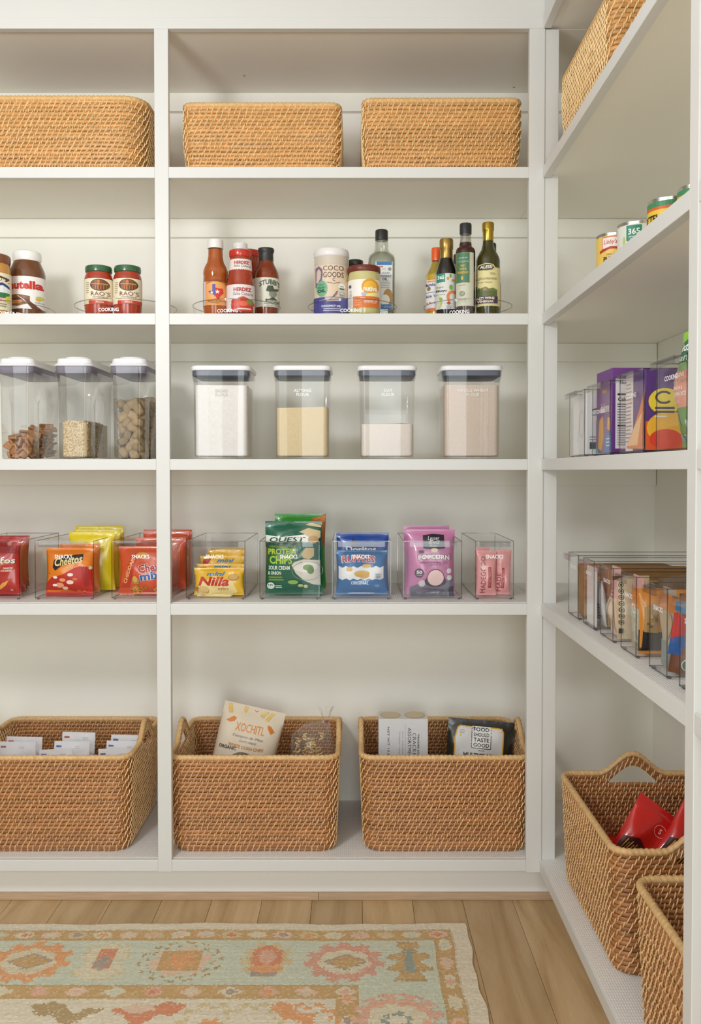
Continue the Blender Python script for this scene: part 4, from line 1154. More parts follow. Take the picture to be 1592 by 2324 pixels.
def flour_container(px0, px1, words, fillpy, col, label, Y=2.292, seed=1, amp=.003, mound=0., specks=None):
    q = Y / F; W = (px1 - px0) * q; pc = (px0 + px1) / 2
    t = thing('flour_container', label, 'container', (P(pc, 900, Y).x, Y + W / 2, ZS[2] + .0003), group='square flour containers')
    V = lambda py: P(805, py, Y).z - ZS[2]
    H = V(829.5); wb, wt = W * .915, W * .985
    sh = [(.004, wb - .006, .012), (0.0, wb - .002, .014), (.006, wb, .016), (H - .045, wb + .004, .016), (H - .024, wt, .018), (H - .013, wt, .018)]
    rings = [rrect(w, w, r, z) for z, w, r in [(0., wb - .008, .012), (.004, wb, .014)] + [(a, b, c) for a, b, c in sh[3:]]]
    inner = [rrect(b[0], b[1], .014, b[2]) for b in ((wt - .004, wt - .004, H - .013), (wt - .004, wt - .004, H - .024), (wb - .001, wb - .001, H - .045), (wb - .005, wb - .005, .008))]
    MB().loft(rings + inner, True, True).build('body', plastic, t, smooth=40)
    MB().loft([rrect(W * .99, W * .99, .022, H - .0125), rrect(W * 1.015, W * 1.015, .024, H - .009), rrect(W * 1.01, W * 1.01, .024, H - .003), rrect(W * .985, W * .985, .022, H)]).build('lid', lid_white, t, smooth=40)
    MB().loft([rrect(wt - .008, wt - .008, .018, H - .027), rrect(wt - .005, wt - .005, .018, H - .026), rrect(wt - .005, wt - .005, .018, H - .0128)]).build('gasket', gasket, t, smooth=40)
    MB().loft([rrect(W * .40, W * .40, W * .19, H), rrect(W * .40, W * .40, W * .19, H + .0015)]).build('push_button', lid_white, t, smooth=40)
    zf = V(fillpy); wi = wb - .007
    fr = [rrect(wi - .006, wi - .006, .012, .009), rrect(wi, wi, .014, .013)]
    heap = top_bumps(wi + .002, wi + .002, zf, amp, seed, .014, mound=mound)
    heap0 = [(x, y, z) for x, y, z in heap[0]]
    m = MB(); m.loft([[p for p in rrect(wi - .006, wi - .006, .012, .009, 4)], rrect(wi, wi, .014, .013, 4)] + heap)
    fo = m.build('flour', mat('flour_' + col.lstrip('#'), col, .9, noise=(180, .05), bump=(160, .25)), t, smooth=60)
    pr = Print(plane_map(-wb / 2 - .0008), base=.0004)
    for i, wd in enumerate(words):
        pr.text(wd, 0.002, V(886 + i * 9.2), 6.6 * q, white_ink if words[0] != 'BREAD' else ink('#d9d6d2'), bold=.012, space=1.05, w=None)
    pr.build('lettering', t)
    return t
flour_container(432, 568, ['BREAD', 'FLOUR'], 874, '#f3eeeb', 'square container filled with white bread flour', seed=3, mound=.005)
flour_container(619, 752, ['ALMOND', 'FLOUR'], 924, '#e3cda4', 'square container half filled with tan almond flour', seed=4, amp=.004)
flour_container(812.5, 947, ['OAT', 'FLOUR'], 962, '#e9ddd4', 'square container with pale oat flour reaching halfway', seed=6, mound=.004)
flour_container(1003, 1143, ['WHOLE WHEAT', 'FLOUR'], 873, '#dcc9ba', 'square container filled with pinkish whole wheat flour, nearest the corner', seed=8)

# ------------------------------------------------------------------ cereal dispensers
def dispenser(px0, label, seed):
    Y = 2.284; q = Y / F; W = 89 * q; D = .238
    t = thing('cereal_dispenser', label, 'container', (P(px0 + 44.5, 900, Y).x, Y + D / 2, ZS[2] + .0003), group='cereal dispensers')
    V = lambda py: P(805, py, Y).z - ZS[2]
    H = V(830); w0, d0 = W * .78, D * .93
    def ring(w, d, r, z, notch):
        pts = rrect(w, d, r, z, 4); out = []
        # grip grooves down both sides, a third of the way back
        for i, p in enumerate(pts):
            out.append(p)
            if i == 19:
                for yy, dd in ((-.052, 0), (-.048, 1), (-.036, 1), (-.032, 0)): out.append((w / 2 - notch * dd, yy, z))
            if i == 9:
                for yy, dd in ((-.032, 0), (-.036, 1), (-.048, 1), (-.052, 0)): out.append((-w / 2 + notch * dd, yy, z))
        return out
    zs = [(0, w0 - .006, d0 - .006, .012, .004), (.004, w0, d0, .014, .005), (H * .62, w0 + .004, d0 + .004, .014, .005), (H * .66, w0 + .004, d0 + .004, .014, 0), (H - .045, w0 + .005, d0 + .005, .014, 0), (H - .022, W * .93, D * .98, .016, 0), (H - .012, W * .95, D * .99, .016, 0)]
    MB().loft([ring(w, d, r, z, nn) for z, w, d, r, nn in zs], True, False).build('body', plastic_d, t, smooth=35)
    MB().loft([rrect(W * .86, D * .94, .016, H - .020), rrect(W * .90, D * .96, .018, H - .019), rrect(W * .93, D * .975, .018, H - .0005)]).build('gasket', gasket_l, t, smooth=40)
    l = MB().loft([rrect(W * .98, D * 1.0, .022, H), rrect(W * 1.0, D * 1.01, .022, H + .002), rrect(W * .97, D * .99, .022, H + .006), rrect(W * .90, D * .95, .022, H + .009), rrect(W * .88, D * .94, .022, H + .0185), rrect(W * .84, D * .92, .02, H + .0205)]).build('lid', lid_white, t, smooth=40)
    MB().loft([rrect(W * .62, W * .62, W * .27, H + .0200, cy=-D * .26), rrect(W * .66, W * .66, W * .29, H + .0245, cy=-D * .26), rrect(W * .62, W * .62, W * .27, H + .0265, cy=-D * .26)]).build('push_button', lid_white, l, smooth=40)
    return t, w0, d0, V
# left: brown flake cereal, middle: oats, right: shredded wheat
d1, w0, d0, V = dispenser(-13, 'cereal dispenser with brown square flakes at the left edge of the third shelf', 1)
d2, _, _, _ = dispenser(118.5, 'cereal dispenser holding rolled oats, middle of the three', 2)
d3, _, _, _ = dispenser(244.5, 'cereal dispenser full of shredded wheat beside the upright', 3)
def biscuit(name, w, d, h, m, seed, squash=.25):
    rg = random.Random(seed); b = MB(); rings = []
    for k, (s, z) in enumerate(((.55, -.5), (.9, -.36), (1., 0), (.9, .36), (.55, .5))):
        rings.append([(x * (1 + rg.uniform(-.06, .06)), y * (1 + rg.uniform(-.06, .06)), z * h + rg.uniform(-.04, .04) * h) for x, y, _ in rrect(w * s, d * s, min(w, d) * squash * s, 0, 2)])
    return b.loft(rings).build(name, m, None, smooth=50)
wheat = mat('shredded_wheat', '#cfb083', .8, noise=(90, .25, (1, 1, 6)), bump=(420, 1., (1, 8, 8)), rand=.14)
flake = mat('toasted_flake', '#b98559', .75, noise=(60, .25), bump=(200, .5), rand=.18)
def fill_cereal(t, protos, w, d, zf, sx, sy, sz, label, cat, group, name, seed, slope=0.):
    rg = random.Random(seed); nx = max(1, int(w / sx)); ny = int(d / sy); nz = int((zf + max(0, slope)) / sz)
    rest = MB(); rmat = protos[0].data.materials[0]; used = set()
    for k in range(nz):
        for j in range(ny):
            if .0075 + (k + .5) * sz > zf + slope * (j / ny - .5) + rg.uniform(-.2, .2) * sz: continue
            for i in range(nx):
                x = -w / 2 + (i + .5 + .22 * (1 if (k + j) % 2 else -1)) * w / nx + rg.uniform(-.15, .15) * sx
                y = -d / 2 + (j + .5) * d / ny + rg.uniform(-.1, .1) * sy
                z = .0085 + (k + .5) * sz + rg.uniform(-.2, .2) * sz
                pr = protos[rg.randrange(len(protos))]
                e = (rg.uniform(-1.3, 1.3), rg.uniform(-1.3, 1.3), rg.uniform(0, PI))
                if j < 1 or (i == nx - 1 and j < ny * .45) or (k == nz - 1 and j < 3):
                    o = pr if pr.name not in used else pr.copy()
                    if pr.name in used: COL.objects.link(o)
                    used.add(pr.name)
                    o.location = t.location + Vector((x, y, z)); o.rotation_euler = e
                    tag(o, label, cat, group)
                else:
                    M4 = Matrix.Translation((x, y, z)) @ Matrix.Rotation(e[2], 4, 'Z') @ Matrix.Rotation(e[0], 4, 'X')
                    rest.add([M4 @ v.co for v in pr.data.vertices], [tuple(f.vertices) for f in pr.data.polygons])
    if rest.f:
        o = rest.build(name + '_heap', rmat, None, smooth=50); o.location = t.location
        tag(o, label.replace('piece of', 'heap of') + ' at the back', cat, None, 'stuff')
fill_cereal(d3, [biscuit('wheat_biscuit', .033, .023, .019, wheat, 5 + k) for k in range(3)], w0 - .024, d0 - .026, V(905), .0235, .022, .0165, 'piece of shredded wheat cereal inside the dispenser by the upright', 'cereal', 'shredded wheat pieces', 'wheat_biscuit', 11, slope=.02)
fill_cereal(d1, [biscuit('cereal_flake', .023, .019, .007, flake, 15 + k, .15) for k in range(3)], w0 - .016, d0 - .016, V(975), .0190, .0175, .0105, 'piece of brown square cereal inside the leftmost dispenser', 'cereal', 'brown cereal squares', 'cereal_flake', 12, slope=.05)
# rolled oats: too many to count
rg = random.Random(21); oat = MB(); zf = V(956) ; wi, di = w0 - .007, d0 - .007
oat.loft([rrect(wi - .012, di - .012, .010, .007, 4), rrect(wi - .009, di - .009, .011, .011, 4)] + top_bumps(wi - .009, di - .009, zf - .003, .002, 5, .010))
def oat_flake(c, n, up):
    n = Vector(n).normalized(); a = n.orthogonal().normalized(); b = n.cross(a); ph = rg.random() * 6.28; tl = rg.uniform(-.5, .5)
    ra, rb = rg.uniform(.0028, .0046), rg.uniform(.002, .0034)
    base = []
    for k in range(6):
        an = ph + k * PI / 3
        base.append(Vector(c) + a * (ra * math.cos(an)) + b * (rb * math.sin(an)) + n * (tl * ra * math.cos(an - ph)))
    oat.add([Vector(c) + n * .0012] + base, [(0, 1 + k, 1 + (k + 1) % 6) for k in range(6)], rg.randrange(3))
for _ in range(1500): oat_flake((rg.uniform(-wi / 2 + .012, wi / 2 - .012), -di / 2 + .0035, rg.uniform(.009, zf)), (0, -1, 0), 0)
for _ in range(1500): oat_flake((wi / 2 - .0035, rg.uniform(-di / 2 + .012, di / 2 - .06), rg.uniform(.009, zf)), (1, 0, 0), 0)
for _ in range(900): oat_flake((rg.uniform(-wi / 2 + .008, wi / 2 - .008), rg.uniform(-di / 2 + .008, di / 2 - .05), zf - .0005 + rg.uniform(-.001, .002)), (rg.uniform(-.4, .4), rg.uniform(-.4, .4), 1), 0)
oo = oat.build('rolled_oats', [mat('oats_a', '#dfc79d', .8), mat('oats_b', '#eddbb8', .8), mat('oats_c', '#c4a577', .8)], None)
oo.location = d2.location; tag(oo, 'heap of pale rolled oats filling the middle dispenser', 'oats', None, 'stuff')

# ------------------------------------------------------------------ clear bins
def make_bin(label, w, d, h, word, loc, rotz=0., group='clear snack bins', tz=.72, tu=.0, tw=None, th=.0095):
    t = thing('clear_bin', label, 'bin', loc, rotz, group)
    th_ = .0022; f0 = .004
    b = MB()
    b.box(-w / 2, -d / 2, f0, w / 2, d / 2, f0 + th_)
    MB().box(-w / 2, -d / 2, f0 + th_, w / 2, -d / 2 + th_, h).build('front_panel', acrylic, t)
    MB().box(-w / 2, d / 2 - th_, f0 + th_, w / 2, d / 2, h).build('back_panel', acrylic, t)
    for s in (-1, 1):
        MB().box(s * w / 2, -d / 2 + th_, f0 + th_, s * (w / 2 - th_), d / 2 - th_, h).build('side_panel', acrylic, t)
    b.build('floor_panel', acrylic, t)
    for s in (-1, 1):
        for u in (-1, 1):
            x, y = s * (w / 2 - .006), u * (d / 2 - .006)
            MB().box(x - .003, y - .003, 0, x + .003, y + .003, f0).build('foot', edge_acr, t)
    e = MB(); r = .0009
    for s in (-1, 1):
        e.box(s * w / 2 - r, -d / 2 - r, f0, s * w / 2 + r, -d / 2 + r, h + r)
        e.box(s * w / 2 - r, -d / 2, h - r, s * w / 2 + r, d / 2, h + r)
        e.box(s * w / 2 - r, -d / 2, f0 - r, s * w / 2 + r, d / 2, f0 + r)
    e.box(-w / 2, -d / 2 - r, f0 - r, w / 2, -d / 2 + r, f0 + r)
    e.build('edges', edge_acr, t)
    e = MB()
    for s in (-1, 1): e.box(s * w / 2 - r, d / 2 - r, f0, s * w / 2 + r, d / 2 + r, h)
    e.box(-w / 2, d / 2 - r, h - r, w / 2, d / 2 + r, h + r)
    MB().box(-w / 2, -d / 2 - r, h - r, w / 2, -d / 2 + r, h + r).build('front_rim', edge_soft, t)
    e.build('rim', edge_soft, t)
    lw = w * .40
    MB().box(-lw, -d / 2 - .0155, h - .0035, lw, -d / 2 - .0005, h - .0015).box(-lw, -d / 2 - .0165, h - .014, lw, -d / 2 - .0145, h - .0015).build('handle_lip', clear('lip_acrylic', '#eeeeee', .03, .3), t)
    if word:
        pr = Print(plane_map(-d / 2), base=.0006)
        pr.text(word, tu, h * tz, th, white_ink, w=tw, bold=.018)
        pr.build('lettering', t)
    return t
BINY, BIND, BINH = 2.312, .305, .157
bins4 = [(-88, 45, 'leftmost, red chip bags'), (80, 212.5, ''), (254, 388, ''), (423, 556.5, ''), (590, 725, ''), (754.5, 887.5, ''), (916, 1048.5, ''), (1080, 1166, '')]
blab = ['clear bin holding red nacho chip bags at the left edge', 'clear bin holding the orange cheese puff bag', 'clear bin behind the upright holding red snack mix bags', 'clear bin holding yellow mini wafer packs', 'clear bin holding the dark green protein chip bag', 'clear bin holding the blue chip bags', 'clear bin holding the pink popcorn bags', 'narrow clear bin holding pink snack bars, nearest the corner']
for (a, b, _), lb in zip(bins4, blab):
    wb = (b - a) * BINY / F
    pc = (a + b) / 2
    off = {0: 0, 1: -3 / 133, 3: 0, 4: 0, 5: -1 / 133, 6: 0, 7: 0}.get(0, 0)
    make_bin(lb, wb, BIND, BINH, 'SNACKS', (P(pc, 1300, BINY).x, BINY + BIND / 2, zl4 + .0002), tz=.735, tu=-.002 if wb > .12 else 0., tw=40 * BINY / F, th=9 * BINY / F)

# ------------------------------------------------------------------ snack bags
def foil(name, c, rough=.28): return mat('foil_' + name, c, rough, coat=.5, bump=(30, 1.0), spec=.6)
class Bag:
    """a sealed pillow bag; x0..x1, y0..y1 is its outline in the photograph, Y the depth of its front"""
    def __init__(s, name, label, cat, x0, x1, y0, y1, Y, m, thick=.045, lean=0., roll=0., group=None, seed=1, zb=None, pinch=.05, rotz=0., loc=None, wh=None):
        s.pxc = (x0 + x1) / 2; s.Y = Y; s.Yp = Y; s.q = Y / F
        s.w = (x1 - x0) * s.q if wh is None else wh[0]
        zbot = P(805, y1, Y).z if zb is None else zb
        s.h = (P(805, y0, Y).z - zbot) / max(.5, math.cos(lean)) if wh is None else wh[1]
        s.zb = zbot; s.th = thick; s.seed = seed; s.pinch = pinch
        s.t = thing(name, label, cat, loc or (P(s.pxc, (y0 + y1) / 2, Y).x, Y + thick / 2, zbot), rot=(lean, roll, rotz), group=group)
        rg = random.Random(seed)
        s.wr = [(rg.uniform(25, 90) * rg.choice((-1, 1)), rg.uniform(20, 70), rg.random() * 6.28, rg.uniform(.0003, .0011)) for _ in range(7)]
        NU, NV = 22, 26; fr = []; bk = []
        for j in range(NV + 1):
            v = s.h * j / NV
            for i in range(NU + 1):
                u = s.w * (i / NU - .5)
                fr.append(s.surf(u, v, 0.)); x, y, z = s.surf(u, v, 0.); bk.append((x, -y, z))
        n = len(fr); fs = []
        for j in range(NV):
            for i in range(NU):
                a = j * (NU + 1) + i
                fs.append((a, a + 1, a + NU + 2, a + NU + 1)); fs.append((n + a, n + a + NU + 1, n + a + NU + 2, n + a + 1))
        ed = [j * (NU + 1) for j in range(NV + 1)]; er = [j * (NU + 1) + NU for j in range(NV + 1)]
        for E, fl in ((ed, 0), (er, 1)):
            for a, b in zip(E[:-1], E[1:]): fs.append((a, b, n + b, n + a) if not fl else (b, a, n + a, n + b))
        for i in range(NU): fs.append((i, n + i, n + i + 1, i + 1)); a = NV * (NU + 1) + i; fs.append((a, a + 1, n + a + 1, n + a))
        s.body = MB().add(fr + bk, fs).build('bag', m, s.t, smooth=55)
    def U(s, px): return (px - s.pxc) * s.q
    def V(s, py): return P(805, py, s.Y).z - s.zb
    Vp = V
    def surf(s, u, v, off):
        a = max(-1, min(1, 2 * u / s.w)); b = max(0., min(1., v / s.h))
        seal = .055; c = (b - seal) / (1 - 2 * seal)
        if c <= 0 or c >= 1:
            y = .0007 + .0005 * math.sin(v * 2200) + .0012 * abs(math.sin(u * 55 + s.seed)) * 0
            bul = 0.
        else:
            bul = (max(0., 1 - abs(a) ** 2.6) ** .62) * math.sin(PI * c) ** .55
            y = .0008 + s.th / 2 * bul
            e = min(c, 1 - c)
            wr = sum(am * math.sin(u * fu + v * fv + ph) for fu, fv, ph, am in s.wr)
            y += wr * bul * 2.2 + .0030 * math.sin(u * 130 + s.seed * 2) * math.exp(-e * 9) * bul
        bend = .004 * math.sin(a * 2.2 + s.seed) * (1 - b) ** 2 + .005 * math.sin(a * 2.7 + s.seed * 1.3) * b ** 3
        x = u * (1 - s.pinch * math.sin(PI * b))
        return (x, -y - off if off >= 0 else y, v + .0 * bend) if True else None
    def printer(s, step=.007): return PxPrint(s, Print(lambda u, v, off: s.surf(u, v, off), step, step, base=.0007))

zbf = zl4 + .0068
BG = 'snack bags in the clear bins'
# red nacho chips at the left edge
f = foil('nacho_red', '#b3241c')
b = Bag('chip_bag', 'red nacho cheese chip bag at the left edge of the snack shelf', 'snack bag', -72, 40, 1226, 1357, 2.340, f, .05, lean=-.03, seed=3, zb=zbf)
p = b.printer()
p.poly([(-70, 1252), (38, 1258), (38, 1240), (-70, 1234)], '#8f1712')
p.text('Doritos', -8, 1273, 15, '#1c1412', w=82, bold=.045, shear=.1).text('Doritos', -8, 1273, 14, '#f3ece0', w=80, bold=.02, shear=.1).poly([(2, 1281), (14, 1273), (16, 1275), (5, 1283)], '#e4a03a')
p.text('NACHO', 17, 1290.5, 4.5, '#f3dccb', w=20, bold=.03, shear=.2).text('CHEESE', 14, 1296.5, 4.5, '#f3dccb', w=23, bold=.03, shear=.2)
p.poly([(-10, 1337), (2, 1325), (18, 1318), (10, 1330), (-4, 1340)], '#e9a44a').poly([(-40, 1330), (-20, 1318), (-14, 1330), (-30, 1342)], '#dd9440').text('15', 22, 1341, 5, '#f3dccb', bold=.03)
p.build()
for k in range(3):
    Bag('chip_bag', ['second red nacho chip bag from the front of the leftmost bin', 'third red nacho chip bag in the leftmost bin', 'backmost red nacho chip bag in the leftmost bin'][k], 'snack bag', -70, 52 + 4 * k, 1221 - 2 * k, 1350, 2.395 + .06 * k, f, .045, lean=-.03, seed=30 + k, zb=zbf, group=BG)
# orange cheese puffs with yellow bags behind
b = Bag('cheese_puff_bag', 'orange and red crunchy cheese snack bag in front of yellow bags', 'snack bag', 95, 207, 1246, 1357, 2.338, foil('puff_orange', '#e8801c'), .055, lean=-.06, seed=5, zb=zbf)
p = b.printer()
p.poly([(95, 1356), (98, 1325), (112, 1312), (140, 1306), (165, 1292), (180, 1287), (206, 1290), (207, 1356)], '#bb2a20').poly([(183, 1290), (196, 1288), (200, 1330), (190, 1335)], '#a3201c')
p.poly([(115, 1289), (117, 1274), (128, 1266), (160, 1262), (185, 1259), (186, 1272), (170, 1280), (140, 1284), (122, 1297)], '#241a12').text('Cheetos', 152, 1274, 19, '#f0dc9a', w=66, bold=.025, rot=8, shear=.2).text('Crunchy', 151, 1292, 7.5, '#ecc05a', w=32, bold=.02, rot=10, shear=.2)
for cx, cy, rx, c in ((122, 1312, 6, '#f3ead9'), (140, 1318, 8, '#e7a06a'), (159, 1306, 7, '#f0e6d8'), (132, 1330, 11, '#e8a273'), (158, 1323, 9, '#f1d8c4'), (145, 1337, 7, '#e9c9b5'), (120, 1330, 6, '#f6ede0'), (170, 1316, 6, '#d9683a')):
    p.ell(cx, cy, rx, rx * .55, c, n=9)
p.text('6g', 106, 1303, 4, '#5a2f14').ell(203, 1291, 3.5, 4, '#d9c9c2').rect(99, 1351, 205, 1354, '#9c2018')
p.build()
fy = foil('bright_yellow', '#e6d11f')
for k, (x0, x1, y0, y1, Y) in enumerate(((152, 257, 1208, 1340, 2.43), (163, 270, 1202, 1335, 2.49), (168, 277, 1195, 1330, 2.545))):
    Bag('chip_bag', ['front yellow chip bag standing behind the orange cheese snack bag', 'middle yellow chip bag behind the orange cheese snack bag', 'backmost yellow chip bag with its top seal highest'][k], 'snack bag', x0, x1, y0, y1, Y, fy, .045, lean=.02, seed=41 + k, zb=zbf, group=BG)
Bag('cheese_puff_bag', 'orange cheese snack bag directly behind the front one', 'snack bag', 130, 222, 1236, 1350, 2.385, foil('puff_orange', '#e8801c'), .04, lean=-.03, seed=45, zb=zbf)
# red snack mix
fc = foil('mix_red', '#d6552c')
b = Bag('snack_mix_bag', 'red cheddar snack mix bag cut off by the upright', 'snack bag', 262, 378, 1242, 1357, 2.340, fc, .055, lean=-.05, seed=6, zb=zbf)
p = b.printer()
p.poly([(268, 1336), (284, 1300), (296, 1260), (312, 1256), (304, 1290), (290, 1336)], '#bb3a22').text('CHEDDAR', 290, 1297, 9, '#f1b477', w=62, bold=.03, rot=68)
p.text('Chex', 338, 1290, 20, '#f3ece6', w=52, bold=.07, rot=8).text('mix', 342, 1308, 19, '#f3ece6', w=52, bold=.07, rot=8).text('Chex', 338, 1290, 19, '#b01f33', w=50, bold=.03, rot=8).text('mix', 342, 1308, 18, '#2d5aa5', w=50, bold=.035, rot=8)
p.ell(320, 1262, 16, 7, '#dba052', n=9).ell(306, 1320, 10, 9, '#b98a4a', n=8).ell(305, 1316, 6, 8, '#e1b45a', n=7)
for k in range(12): p.ring(296 + R.uniform(0, 60), 1334 + R.uniform(0, 14), 7, 4.5, 2, ['#d9a24f', '#c98a3c', '#e3b766'][k % 3], n=9)
p.text('NET WT 3.75 OZ', 283, 1353, 3.5, '#f3dccb', w=32, bold=.02)
p.build()
for k, (x0, x1, y0, Y) in enumerate(((305, 420, 1221, 2.45), (322, 428, 1206, 2.52), (324, 434, 1203, 2.57))):
    Bag('snack_mix_bag', ['red-orange snack mix bag behind the cheddar mix', 'second red-orange snack mix bag behind the upright', 'backmost red-orange snack mix bag rising right of the upright'][k], 'snack bag', x0, x1, y0, 1345, Y, foil('mix_orange', '#d0512a'), .04, lean=.02, seed=51 + k, zb=zbf, group=BG)
# yellow mini wafers
fn = foil('wafer_yellow', '#e8b62c')
def wafer(x0, x1, y0, y1, Y, lb, seed, full, lean=-.03):
    b = Bag('wafer_pack', lb, 'snack bag', x0, x1, y0, y1, Y, fn, .030, lean=lean, seed=seed, zb=zbf if full else None, group='yellow wafer packs')
    p = b.printer(); o = y0
    return b, p
b, p = wafer(438, 553, 1290, 1359, 2.336, 'front yellow mini wafer pack with red lettering', 61, True)
p.poly([(445, 1355), (447, 1325), (480, 1312), (530, 1320), (540, 1345), (520, 1356)], '#ecd694')
p.text('mini', 489, 1303, 9, '#3d7fb3', w=44, bold=.03, shear=.3).text('Nilla', 484, 1320, 21, '#c2312b', w=75, bold=.035, shear=.25).text('wafers', 507, 1336, 6.5, '#b4472f', w=25, shear=.3)
p.ell(531, 1311, 13, 8, '#b58232').ell(531, 1309.5, 11, 6.5, '#c99a48').ell(459, 1342, 14, 11, '#c0904a').ell(460, 1340, 12, 9, '#d9b878').ell(444, 1337, 5, 5, '#a9742f').text('100', 450, 1348, 5, '#fbf3dc', w=14, bold=.025)
p.build()
b, p = wafer(444, 553, 1281, 1352, 2.372, 'second yellow mini wafer pack behind the front one', 62, False)
p.poly([(447, 1294), (451, 1288), (467, 1287), (463, 1294)], '#c2312b').text('mini', 503, 1288, 8, '#3d7fb3', w=42, bold=.03, shear=.3); p.build()
b, p = wafer(452, 553, 1263, 1350, 2.405, 'third yellow mini wafer pack with a red corner mark', 63, False)
p.poly([(457, 1280), (460, 1270), (478, 1269), (470, 1281)], '#b9302a').text('mini', 511, 1273, 8.5, '#3d7fb3', w=40, bold=.03, shear=.3); p.build()
for k in range(2):
    b, p = wafer(470 + 6 * k, 554, 1250 - 4 * k, 1345, 2.445 + .05 * k, ['fourth yellow wafer pack with a torn-looking golden top', 'backmost yellow wafer pack in the bin'][k], 64 + k, False)
# green protein chips
b = Bag('chip_bag', 'bright green snack bag standing behind the protein chips', 'snack bag', 622, 740, 1167, 1345, 2.440, foil('bright_green', '#2a8f2a'), .05, seed=72, zb=zbf)
p = b.printer(); p.poly([(690, 1190), (740, 1166), (740, 1240), (715, 1235), (706, 1200)], '#a8622d').poly([(705, 1178), (738, 1170), (738, 1186)], '#c77a3a'); p.build()
b = Bag('chip_bag', 'tall dark green sour cream and onion protein chip bag', 'snack bag', 600, 731, 1184, 1358, 2.343, foil('quest_green', '#166048'), .055, lean=0., seed=7, zb=zbf, pinch=.02)
p = b.printer()
p.poly([(601, 1231), (601, 1215), (640, 1219), (690, 1214), (714, 1208), (714, 1231)], '#e9ebe4').text('QUEST', 652, 1226, 13, '#1b5742', w=84, bold=.03, shear=.2)
p.text('ORIGINAL STYLE', 641, 1240.5, 4.5, '#a7c04a', w=62, bold=.02).text('PROTEIN', 640, 1252, 14, '#b3cc3a', w=66, bold=.035).text('CHIPS', 637, 1271, 19, '#a9c836', w=54, bold=.035).text('SOUR CREAM', 633, 1289, 9.5, '#dfe8da', w=50, bold=.03).text('& ONION', 622, 1301, 8.5, '#dfe8da', w=31, bold=.03).lines(608, 645, 1309, 2, 6, 3.6, '#7d9a3a', .2)
p.poly([(692, 1192), (705, 1187), (729, 1194), (729, 1198), (705, 1195)], '#d8c39a').poly([(678, 1208), (700, 1199), (728, 1206), (728, 1220), (715, 1232), (705, 1222), (690, 1212)], '#d3b98c').poly([(684, 1258), (695, 1243), (714, 1244), (714, 1262), (702, 1270), (690, 1266)], '#c9b083').ell(712, 1225, 12, 9, '#bfa070')
p.poly([(662, 1283), (668, 1275), (690, 1269), (728, 1272), (728, 1330), (712, 1328), (690, 1318), (672, 1302)], '#d6d0c4').ell(694, 1286, 29, 13, '#e8e4dc').ell(700, 1288, 12, 7, '#7f9a55').ell(706, 1294, 8, 9, '#5f8345').ring(698, 1296, 36, 22, 1.2, '#8a9a86')
p.ell(613, 1331, 9, 8, '#dfe8da').text('19g', 613, 1330, 6, '#1b5742', w=12, bold=.03).lines(624, 640, 1330, 2, 4, 2, '#c7d6c6').ell(665, 1322, 12, 5, '#8fb05a').ell(682, 1330, 6, 4, '#b7c68c').ell(694, 1332, 5, 4, '#c9cf8a').text('1 OZ', 705, 1345, 5, '#9fb8a8')
p.build()
# blue chips
b = Bag('chip_bag', 'dark blue ranch chip bag rising behind the ruffled chips', 'snack bag', 763, 884, 1210, 1350, 2.405, foil('deep_blue', '#14469c'), .05, lean=.03, seed=8, zb=zbf)
p = b.printer(); p.poly([(796, 1232), (801, 1221), (809, 1233)], '#1a1a22').poly([(785, 1246), (860, 1250), (860, 1240), (840, 1240), (800, 1234)], '#1b2a4c').text('Doritos', 820, 1246, 13, '#d9dfe8', w=72, bold=.03); p.build()
b = Bag('chip_bag', 'blue and white ruffled potato chip bag in front', 'snack bag', 762, 881, 1251, 1357, 2.342, foil('ruffle_blue', '#1c63a0'), .055, lean=-.04, seed=9, zb=zbf)
p = b.printer()
zz = [(766 + k * 9, 1288 + (2 if k % 2 else -2)) for k in range(13)]; zz2 = [(874 - k * 9, 1316 + (2 if k % 2 else -2)) for k in range(13)]
p.poly(zz2 + zz, '#e8e8ea')
p.text('RUFFLES', 814, 1272, 17, '#f4f2ef', w=80, bold=.06, arch=3).text('RUFFLES', 814, 1272, 15, '#b52a33', w=77, bold=.03, arch=3)
p.ell(792, 1293, 8, 5, '#d9b060').ell(822, 1303, 19, 7, '#d9b057').ell(833, 1286, 11, 4.5, '#dfbc70').poly([(805, 1308), (838, 1300), (840, 1310), (828, 1315)], '#c99a3f').text('ORIGINAL', 817, 1324, 8, '#d9e6f0', w=42, bold=.03).text('160', 858, 1331, 6, '#9fc1da', w=10, bold=.03).rect(853, 1302, 870, 1316, '#c9ccd4').lines(856, 868, 1305, 3, 3.5, 1.5, '#5a6270')
p.build()
# pink popcorn
fp = foil('popcorn_pink', '#c77aa8', .4)
b = Bag('popcorn_bag', 'pink popcorn bag standing behind the lettered one', 'snack bag', 919, 1025, 1194, 1345, 2.405, fp, .045, lean=.02, roll=-.02, seed=82, zb=zbf)
b = Bag('popcorn_bag', 'pink and grey popcorn bag with dark logo patch', 'snack bag', 924, 1036, 1203, 1357, 2.342, fp, .055, lean=-.01, seed=10, zb=zbf)
p = b.printer()
p.poly([(932, 1356), (930, 1335), (960, 1322), (1000, 1324), (1032, 1312), (1034, 1356)], '#7d7386').poly([(934, 1356), (934, 1345), (970, 1336), (1010, 1340), (1033, 1330), (1034, 1356)], '#4c4a55')
p.poly([(961, 1216), (984, 1213), (1010, 1215), (1012, 1245), (986, 1248), (961, 1245)], '#23222c').text('Lesser', 986, 1222, 8.5, '#eee8ec', w=27, shear=.2).text('Evil', 987, 1231, 9, '#eee8ec', w=24, shear=.2).text('BRAND', 986, 1239, 4, '#eee8ec', w=18)
p.ell(987, 1249, 9, 5, '#e6d6b8', n=8).ell(956, 1253, 7, 4, '#5b4152')
